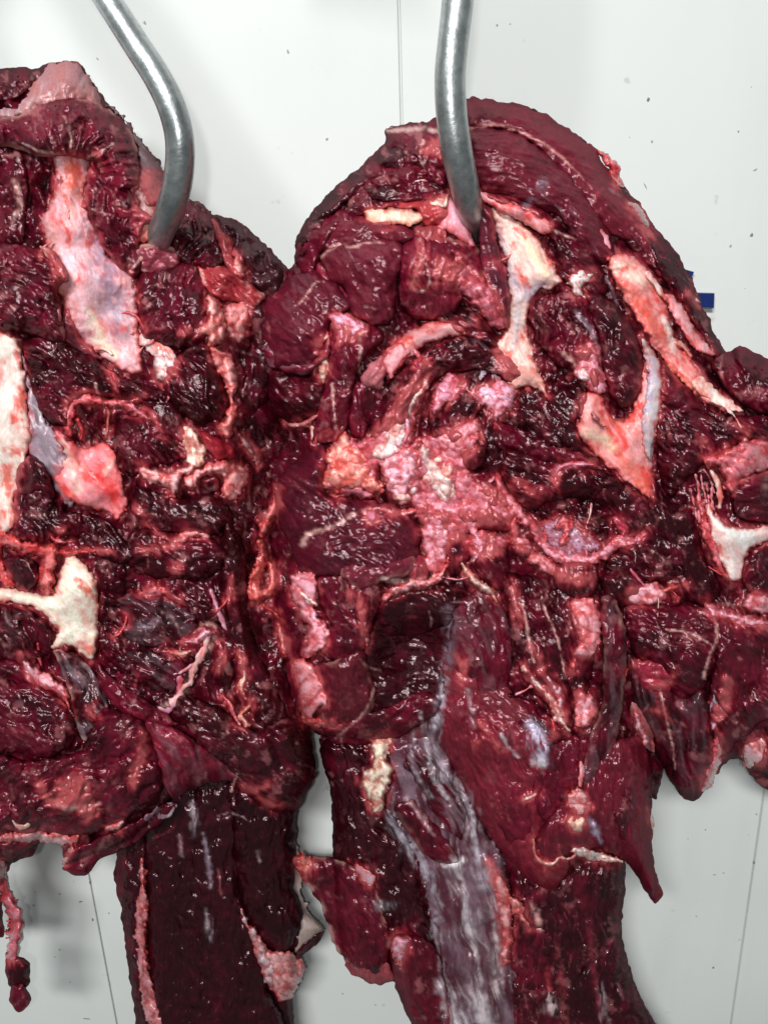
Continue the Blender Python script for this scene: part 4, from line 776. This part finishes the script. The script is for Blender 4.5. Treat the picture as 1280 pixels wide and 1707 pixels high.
    # left lower round
    M("470,790 540,740 545,790 545,822 600,832 660,842 702,882 692,942 642,962 562,962 502,952 480,902 458,850", tone=.28, a=35, H=30, o=10, fib=1.0, rough=.8, tint=(.070, .007, .016), **k)
    M("520,880 560,868 600,852 640,855 682,888 690,930 652,952 562,932 520,912", tone=.3, a=0, cen=(600, 1000), H=22, o=22, fib=2.4, rough=.7, tint=(.08, .008, .018), marb=.4, **k)
    M("570,935 640,925 690,925 686,955 640,968 600,985 570,965", tone=.5, a=160, H=14, o=24, rim=.4, tint=(.16, .02, .035), **k)
    FA("610,850 625,850 632,865 622,875 608,865", tint=(.50, .18, .20), H=9, o=30, lob=30, **k)
    M("532,962 622,952 642,982 622,1042 602,1092 562,1102 530,1082 550,1042 532,1002", tone=.35, a=60, H=20, o=8, marb=1.6, **k)
    FA("486,960 520,955 534,985 524,1010 547,1050 542,1082 515,1097 505,1090 515,1050 498,1020 483,990", tint=(.76, .42, .40), H=12, o=18, lob=26, blood=.4, **k)
    FL("500,985,6 512,1000,7 528,1008,4", tint=(.86, .70, .66), o=26, lob=30, blood=0, **k)
    M("470,1105 495,1108 505,1150 505,1185 485,1180 472,1145", tone=.45, a=80, H=16, o=8, marb=.5, **k)
    FA("488,1102 520,1106 542,1148 546,1175 530,1182 520,1196 500,1196 498,1150", tint=(.74, .34, .30), H=12, o=18, lob=50, lump=.6, blood=.25, **k)
    M("642,985 740,972 782,1002 752,1062 742,1122 702,1192 652,1212 622,1182 602,1102 622,1042", tone=.0, a=20, H=14, o=0, rough=.6, marb=.3, lump=1.5, **k)  # hollow pieces: lowest tones paint in the shade under the overhang
    M("630,1010 700,980 760,990 750,1040 700,1060 645,1065", tone=.12, a=15, H=20, o=6, rough=.6, marb=.3, **k)
    M("645,1070 700,1062 745,1070 738,1130 690,1150 640,1140", tone=.05, a=15, H=16, o=4, rough=.6, marb=.3, **k)
    M("520,1112 560,1100 602,1082 622,1130 622,1182 582,1222 542,1212 532,1170", tone=.3, a=80, H=20, o=10, rim=.5, tint=(.11, .010, .018), **k)
    M("540,1200 622,1188 702,1150 732,1172 700,1212 625,1240 552,1238", tone=.4, a=165, H=20, o=8, fib=1.4, **k)
    FL("640,1000,5 660,985,8 685,975,9 712,972,8 738,955,6 745,930,4", tint=(.70, .38, .32), lob=16, o=24, **k)
    FL("508,1200,8 525,1205,8 545,1208,5 575,1212,2", tint=(.52, .16, .12), o=14, lob=14, blood=.5, **k); FL("585,990,3 600,1005,7 606,1035,7 612,1075,4", tint=(.40, .16, .14), o=16, **k)
    M("565,960 600,965 604,1000 590,1025 575,1040 565,1000", tone=.3, H=12, o=16, rim=.5, **k)
    # muscle lobes and orange bones on the right
    M("882,502 930,488 985,492 1000,540 1005,600 1002,650 980,655 962,622 922,602 890,562", tone=.4, a=75, H=24, o=10, rough=1.7, marb=2, **k)
    M("975,488 1022,500 1062,560 1074,610 1060,665 1032,682 1010,642 1000,582 985,530", tone=.22, a=62, H=30, o=16, rough=1.1, **k)
    FA("968,578 992,572 1003,618 1014,648 992,655 970,632 955,625", tint=(.66, .32, .32), lob=16, H=10, o=24, blood=.35, **k); FA("962,618 980,615 985,632 968,635", tint=(.82, .62, .64), lob=14, H=7, o=32, blood=0, **k)
    M("900,660 950,650 975,690 960,705 980,745 1010,780 970,770 930,740 900,700", tone=.06, a=45, H=16, o=4, **k)
    BO("964,702 962,670 980,655 1000,652 1013,690 1040,702 1062,662 1073,600 1066,560 1092,592 1104,630 1098,700 1086,762 1088,790 1084,832 1058,812 1018,782 985,752 964,722", tint=(.80, .36, .28), H=16, o=14, a=65, blood=.4, g=2.0, lump=1.4, **k)
    BO("1068,562 1092,590 1104,632 1098,690 1084,765 1072,745 1068,700 1078,650 1076,600", tint=(.66, .56, .56), H=8, o=26, a=95, blood=.05, silver=.35, **k)

    M("965,655 978,652 972,690 964,690", tone=0, H=5, o=20, **k); ME("985,680 1000,700 1006,715 992,705", tint=(.3, .22, .24), silver=.7, H=4, o=32, **k)
    BO("1014,432 1040,422 1072,440 1092,470 1112,510 1122,560 1152,600 1182,642 1232,682 1200,684 1160,658 1120,622 1085,572 1055,522 1028,480", tint=(.76, .36, .28), H=20, o=14, a=55, blood=.52, g=2.0, lump=1.8, rough=2, **k)

    TL("1165,640,12 1190,660,11 1215,676,7 1240,686,2", tint=(.82, .70, .64), o=26, **k); TL("1205,672,5 1222,692,2 1235,712,1", tint=(.74, .56, .54), o=26, **k)
    BO("1106,492 1122,492 1142,520 1162,555 1190,590 1172,592 1145,565 1125,535", tint=(.76, .44, .38), H=10, o=22, blood=.05, a=58, rough=.3, **k)
    TL("1078,455,4 1092,475,5 1108,498,3", tint=(.78, .60, .58), o=28, **k); TL("1000,385,3 1010,400,5 1014,430,4", tint=(.66, .30, .28), o=22, **k)
    M("1120,560 1160,600 1200,640 1190,650 1150,620 1125,595", tone=.05, H=10, o=6, a=45, **k)
    M("1196,592 1240,578 1282,600 1345,640 1345,690 1290,692 1250,682 1210,652 1186,615", tone=.35, a=60, H=28, o=10, rough=1.2, **k)
    M("1252,640 1290,630 1345,660 1345,690 1285,685 1258,668", tone=.6, a=50, H=12, o=26, rim=.5, tint=(.18, .015, .04), **k)
    M("1100,600 1140,640 1180,682 1232,692 1345,700 1345,760 1250,735 1200,762 1150,792 1120,832 1098,802 1094,722", tone=.2, a=35, H=22, o=6, fib=2.2, rough=1.3, marb=1.2, **k)
    M("1100,660 1160,700 1180,740 1150,770 1115,760 1095,720", tone=.12, a=45, H=14, o=16, fib=2.0, **k)
    FA("1168,762 1200,752 1242,735 1345,730 1345,770 1250,792 1222,822 1204,812 1200,782 1180,780", tint=(.60, .19, .18), lob=22, H=14, o=18, blood=.35, **k)
    M("1086,782 1112,832 1152,852 1172,922 1202,982 1170,1012 1110,982 1070,932 1060,882 1075,840", tone=.07, a=65, H=22, o=4, fib=1.2, **k)
    M("1100,845 1125,880 1128,905 1110,900 1098,870", tone=.3, a=70, H=8, o=18, silver=.2, marb=.3, **k)
    BO("1178,838 1196,862 1232,880 1345,868 1345,892 1262,908 1242,930 1236,967 1214,966 1198,932 1184,892", tint=(.88, .80, .78), H=13, o=16, blood=.08, a=70, **k)
    for s_ in ("1158,792,1 1164,820,2.2 1166,860,3 1180,915,2", "1167,788,1.5 1172,815,1.8 1180,850,3 1190,905,3 1203,950,1", "1175,800,1 1180,830,2.6 1184,870,2", "1186,806,1.5 1186,835,3.4 1194,862,2.5 1200,880,1", "1172,782,1 1183,800,1.6 1190,822,1.2", "1150,815,1 1158,850,2 1163,880,1.2"):
        TL(s_, tint=(.56, .24, .22), o=12, H=4, edge=2.5, **k)
    FL("1165,840,5 1178,890,9 1195,935,9 1208,960,4", tint=(.62, .16, .15), lob=30, o=12, **k)
    TL("1184,785,2 1192,800,5 1200,825,5 1198,845,3", tint=(.72, .50, .44), o=22, **k)
    M("1215,815 1240,790 1345,775 1345,868 1260,872 1225,860", tone=.25, a=160, H=20, o=6, **k)
    M("1240,935 1270,905 1345,892 1345,1010 1262,1000 1236,968", tone=.18, a=120, H=22, o=6, **k)
    # cavity ring
    M("838,742 900,762 962,772 1022,792 1052,822 1002,832 932,832 882,852 850,822 832,782", tone=.15, a=20, H=24, o=10, rough=1.5, fib=1.4, **k)
    M("820,700 880,720 950,745 1010,785 950,775 890,765 835,745", tone=.3, a=28, H=16, o=12, marb=1.4, **k)
    M("900,850 960,832 1010,832 1030,870 1000,905 950,900 905,885", tone=.05, a=40, H=12, o=-4, rough=2.4, lump=2, **k)
    M("990,800 1050,812 1090,850 1085,880 1040,900 1020,860 990,830", tone=.15, a=60, H=20, o=10, **k)
    FL("828,800,6 845,830,9 868,858,10 890,880,11 905,905,8", tint=(.64, .24, .23), lob=20, o=18, **k); FL("860,860,6 855,890,9 880,920,12 915,945,12 950,965,10 985,965,6", tint=(.68, .30, .27), lob=24, o=18, blood=.35, **k)
    FL("900,905,6 930,925,10 965,935,9 1000,925,9 1030,905,10 1055,900,9 1078,890,3", tint=(.66, .32, .32), lob=18, o=18, **k)
    FL("925,880,5 940,868,9 948,885,8 935,905,5", tint=(.62, .18, .16), lob=26, o=22, **k); FL("1025,865,5 1035,875,9 1042,885,6", tint=(.56, .16, .22), lob=22, o=24, **k)
    FA("905,875 930,862 960,872 990,895 1000,915 960,930 925,920 905,900", tint=(.36, .20, .22), H=8, o=8, lob=8, blood=.2, **k)
    FL("925,810,4 926,790,6 940,776,6 965,774,5 988,774,3", tint=(.66, .34, .37), lob=14, o=28, **k); ME("935,798 950,798 968,808 958,815 938,812", tint=(.40, .36, .37), silver=.6, H=4, o=24, **k)
    TL("985,840,2 983,858,1.5 978,872,1", tint=(.66, .5, .46), o=18, **k); FL("865,800,3 880,815,7 895,828,6 905,822,3", tint=(.52, .30, .32), lob=12, o=22, **k)
    M("1050,900 1100,905 1150,950 1120,975 1060,965 1010,945", tone=.1, a=30, H=20, o=10, rough=1.7, **k)
    M("925,940 990,940 995,985 960,1000 925,975", tone=.2, a=90, H=18, o=22, **k); M("850,905 885,915 880,930 855,925", tone=.4, H=10, o=26, **k)
    M("1000,960 1050,950 1080,985 1050,1010 1010,1005", tone=.15, a=40, H=18, o=12, **k); TL("1040,935,2 1055,955,3 1072,975,2", tint=(.55, .22, .25), o=26, **k)
    FA("1043,988 1062,975 1085,972 1110,980 1108,1000 1085,1010 1052,1008", tint=(.74, .42, .38), lob=18, H=10, o=22, **k); FL("1105,985,5 1125,978,6 1148,974,2", tint=(.54, .16, .12), lob=14, o=20, **k)
    # lower straps
    M("758,1012 790,985 822,992 852,1042 852,1112 832,1182 792,1152 742,1122 748,1062", tone=.42, a=75, H=22, o=6, rough=.8, silver=.10, **k)
    M("838,960 882,958 932,1000 962,1062 957,1142 952,1212 920,1192 880,1142 850,1082 845,1012", tone=.18, a=65, H=22, o=10, fib=1.8, rough=1.2, **k)
    M("905,990 950,985 985,1040 990,1110 965,1190 940,1150 945,1080", tone=.15, a=80, H=16, o=12, fib=1.5, **k)
    FL("852,975,3 858,1000,7 862,1025,6 868,1040,2", tint=(.60, .26, .24), lob=24, o=24, **k); FL("888,1080,1 898,1100,3 905,1115,4", tint=(.6, .25, .25), o=26, **k)
    FL("872,1110,4 890,1135,6 910,1155,8 925,1175,8 935,1200,9 945,1215,4", tint=(.72, .50, .47), lob=16, o=24, fib=3, **k); FL("898,1112,4 915,1135,7 930,1155,7 934,1180,6", tint=(.70, .48, .46), lob=16, o=26, fib=3, **k)
    FA("952,1005 975,995 992,1002 1000,1025 998,1068 992,1092 968,1102 955,1088 966,1072 958,1040", tint=(.76, .36, .32), lob=24, H=12, o=26, blood=.4, **k); FL("962,1092,4 956,1108,5 955,1118,3", tint=(.6, .16, .14), o=26, **k)
    FA("966,1148 985,1160 996,1180 985,1208 962,1212 954,1195 958,1170", tint=(.74, .36, .32), lob=18, H=11, o=26, blood=.5, **k)
    M("1000,1000 1030,1002 1045,1080 1040,1150 1032,1212 1008,1280 972,1320 968,1290 978,1235 1000,1180 1005,1100", tone=.3, a=98, H=18, o=22, fib=1.5, silver=.12, rim=.3, **k)
    M("745,1130 800,1140 860,1182 922,1222 962,1282 945,1332 902,1400 922,1482 900,1492 855,1452 802,1372 762,1302 730,1230", tone=.55, a=68, H=24, o=0, fib=1.8, rough=1.05, tint=(.20, .018, .032), **k)
    M("740,1100 800,1110 850,1150 900,1200 850,1210 790,1180 745,1160", tone=.5, a=25, H=16, o=10, tint=(.20, .03, .04), **k)
    M("840,1150 900,1180 950,1215 960,1240 900,1250 860,1210", tone=.2, a=35, H=14, o=10, rough=1.4, **k)
    M("900,1240 960,1225 1000,1230 975,1320 930,1370 880,1360 880,1300", tone=.45, a=95, H=18, o=12, fib=1.3, **k)
    M("762,1150 800,1160 830,1200 850,1260 830,1280 800,1240 775,1200", tone=.5, a=62, H=10, o=16, fib=1.8, rough=1.1, tint=(.20, .02, .035), **k)
    M("780,1270 820,1285 850,1330 855,1380 825,1365 795,1320", tone=.5, a=60, H=10, o=12, fib=1.8, rough=1.1, marb=1.2, tint=(.22, .02, .032), **k)
    M("905,1290 935,1285 940,1330 915,1370 893,1350", tone=.55, a=95, H=9, o=24, rough=1.2, marb=1.2, **k)
    M("1010,1270 1045,1265 1060,1330 1055,1400 1030,1400 1015,1340", tone=.35, a=90, H=9, o=34, fib=1.8, rough=1, **k)
    M("820,1330 870,1300 890,1370 870,1420 840,1400", tone=.6, a=70, H=14, o=14, marb=1.4, **k)

    M("995,1255 1050,1225 1072,1235 1086,1280 1084,1350 1088,1420 1100,1475 1104,1492 1090,1510 1070,1475 1046,1440 1000,1415 950,1428 905,1438 888,1402 935,1335 965,1320", tone=.45, a=92, H=24, o=18, fib=1.8, rough=.92, tint=(.14, .011, .023), **k)
    M("888,1400 920,1420 950,1432 940,1465 915,1498 895,1470 886,1430", tone=.6, a=90, H=14, o=18, tint=(.24, .02, .03), **k)
    FL("888,1400,2 892,1425,4 905,1440,4.5 922,1440,4 932,1430,3.5 950,1432,3 962,1420,4", tint=(.82, .60, .54), lob=14, o=34, **k); FL("960,1418,6 978,1424,9 1000,1428,8 1018,1432,5 1032,1436,2", tint=(.88, .72, .68), lob=9, o=36, blood=0, **k)
    FA("946,1322 962,1310 978,1325 984,1345 972,1358 955,1356 944,1342", tint=(.80, .44, .36), lob=20, H=10, o=36, blood=.15, **k); FA("944,1362 960,1356 978,1362 974,1382 958,1392 945,1380", tint=(.82, .50, .40), lob=30, H=10, o=36, blood=.05, **k)
    TL("966,1310,3 970,1290,5 968,1270,2", tint=(.72, .40, .36), o=36, **k); FL("870,1335,3 880,1330,5 892,1325,3", tint=(.80, .66, .64), o=26, **k)
    FL("1080,1350,2 1086,1370,4 1086,1392,2", tint=(.78, .62, .44), o=12, **k)
    # right hanging skirt
    M("1050,1195 1075,1200 1100,1250 1104,1290 1092,1330 1070,1300 1052,1240", tone=.1, a=80, H=16, o=-14, **k)
    M("1042,1012 1100,1010 1190,1015 1202,1062 1182,1132 1142,1172 1090,1122 1050,1082", tone=.28, a=30, H=26, o=12, fib=2.0, rough=1.2, **k)
    M("1188,1032 1240,1035 1345,1050 1345,1180 1285,1195 1242,1225 1202,1262 1178,1190 1190,1100", tone=.38, a=60, H=28, o=12, rough=1.3, marb=1.6, **k)
    M("1045,1090 1085,1120 1132,1162 1172,1152 1192,1250 1182,1300 1165,1332 1140,1330 1122,1308 1115,1262 1092,1235 1060,1172", tone=.28, a=78, H=26, o=14, fib=1.5, rough=1.0, silver=.1, **k)
    M("1060,1100 1110,1110 1120,1150 1090,1160 1060,1140", tone=.85, a=20, H=12, o=26, marb=1.4, tint=(.28, .02, .04), **k)
    FL("1178,1012,8 1195,1022,9 1225,1030,9 1260,1040,10 1320,1050,12", tint=(.68, .38, .37), lob=20, o=20, **k); FA("1236,1000 1260,988 1345,1005 1345,1040 1290,1025 1245,1018", tint=(.66, .34, .32), lob=24, H=12, o=14, **k)
    FL("1212,1135,7 1208,1165,9 1198,1195,8 1186,1215,3", tint=(.62, .40, .44), lob=40, o=28, lump=.4, **k); ME("1188,1140 1200,1145 1196,1180 1184,1195", tint=(.3, .27, .32), silver=.8, H=5, o=26, **k)
    FL("1195,1230,6 1195,1255,9 1188,1280,9 1180,1305,9 1172,1315,5", tint=(.68, .34, .32), lob=22, o=24, **k)
    M("1052,1170 1078,1180 1092,1240 1090,1258 1070,1240 1055,1210", tone=.85, a=70, H=12, o=12, tint=(.50, .20, .20), **k); FL("1058,1190,4 1068,1215,8 1078,1235,5", tint=(.72, .46, .42), o=24, **k)
    TL("1080,1050,3 1090,1068,6 1100,1082,6 1108,1095,3", tint=(.86, .74, .66), o=28, **k); TL("1097,998,.9 1096,1020,.9 1096,1042,.8", tint=(.85, .70, .66), o=34, H=2, **k)
    M("1235,1235 1260,1200 1345,1185 1345,1330 1270,1312 1240,1275", tone=.05, a=60, H=16, o=-22, **k); FA("1234,1248 1255,1228 1275,1232 1280,1262 1262,1282 1238,1275", tint=(.68, .38, .32), lob=30, H=10, o=-8, **k)
build_left(); build_right()
# small torn shreds of fat and gristle left on the cut faces
_r = random.Random(29)
for n_, (par_, rel_, bx_) in enumerate([(L_C, 'L', (30, 200, 400, 1320))] * 22 + [(R_C, 'R', (500, 380, 1250, 1020))] * 16 + [(R_C, 'R', (760, 960, 1260, 1260))] * 12):
    PAR[0] = par_; x_, y_ = _r.uniform(bx_[0], bx_[2]), _r.uniform(bx_[1], bx_[3]); a_ = _r.uniform(0, 6.28); st_ = _r.uniform(6, 16); cv = _r.uniform(-.6, .6); w_ = _r.uniform(1.8, 5.5); q_ = []
    for t_ in range(5):
        q_.append('%.1f,%.1f,%.1f' % (x_, y_, w_ * _r.uniform(.5, 1.1) * (.4 if t_ in (0, 4) else 1))); x_ += math.cos(a_) * st_; y_ += math.sin(a_) * st_; a_ += cv + _r.uniform(-.4, .4)
    qa_ = np.array(pp(' '.join(q_)))
    if poly_sdf(qa_[:, 0], qa_[:, 1], BG[rel_].P).min() < 28: continue
    (FL if n_ % 3 else TL)(' '.join(q_), tint=_r.choice([(.70, .34, .32), (.60, .18, .17), (.78, .52, .46), (.52, .09, .09)]), H=_r.uniform(4, 7), o=_r.uniform(14, 22), **({'lob': 12, 'blood': .4} if n_ % 3 else {}), rel=rel_)
for _k, _p, _a in QUEUE: flesh(_k, _p, **_a)
def hk(pts, label, crook):
    P = []
    for (u, v, h, wpx) in pts:
        q = place([u], [v], [h * MM])[0]; dep = float((q - CAM) @ FWD); P.append((*q, .5 * wpx * dep / FPX))
    x, y, z, r = P[0]
    P = [(x + a, y + b, z + c, r) for a, b, c in crook] + P
    o = swept('meat_hook', P, STEEL); o['label'] = label; o['category'] = 'hook'; o['group'] = 'steel meat hooks'
hk([(150, -45, 150, 44), (185, 8, 158, 45), (228, 75, 166, 46), (262, 128, 170, 47), (287, 180, 172, 48), (300, 235, 168, 48), (298, 295, 155, 48), (286, 345, 135, 47), (270, 385, 105, 43), (262, 412, 70, 34), (255, 425, 40, 20)],
   'grey steel hook curving over into the left meat', [(-.150, .02, .055), (-.155, .02, .090), (-.120, .02, .120), (-.075, .01, .115), (-.040, .0, .065)])
hk([(766, -60, 190, 54), (762, 10, 192, 53), (755, 70, 192, 52), (750, 130, 190, 52), (753, 195, 184, 52), (763, 260, 172, 51), (775, 315, 152, 48), (783, 355, 128, 42), (788, 385, 90, 30), (792, 405, 60, 12)],
   'nearly straight grey steel hook pushed into the right meat', [(-.080, .02, .10), (-.085, .02, .145), (-.045, .02, .18), (.0, .01, .165), (.008, .0, .09)])
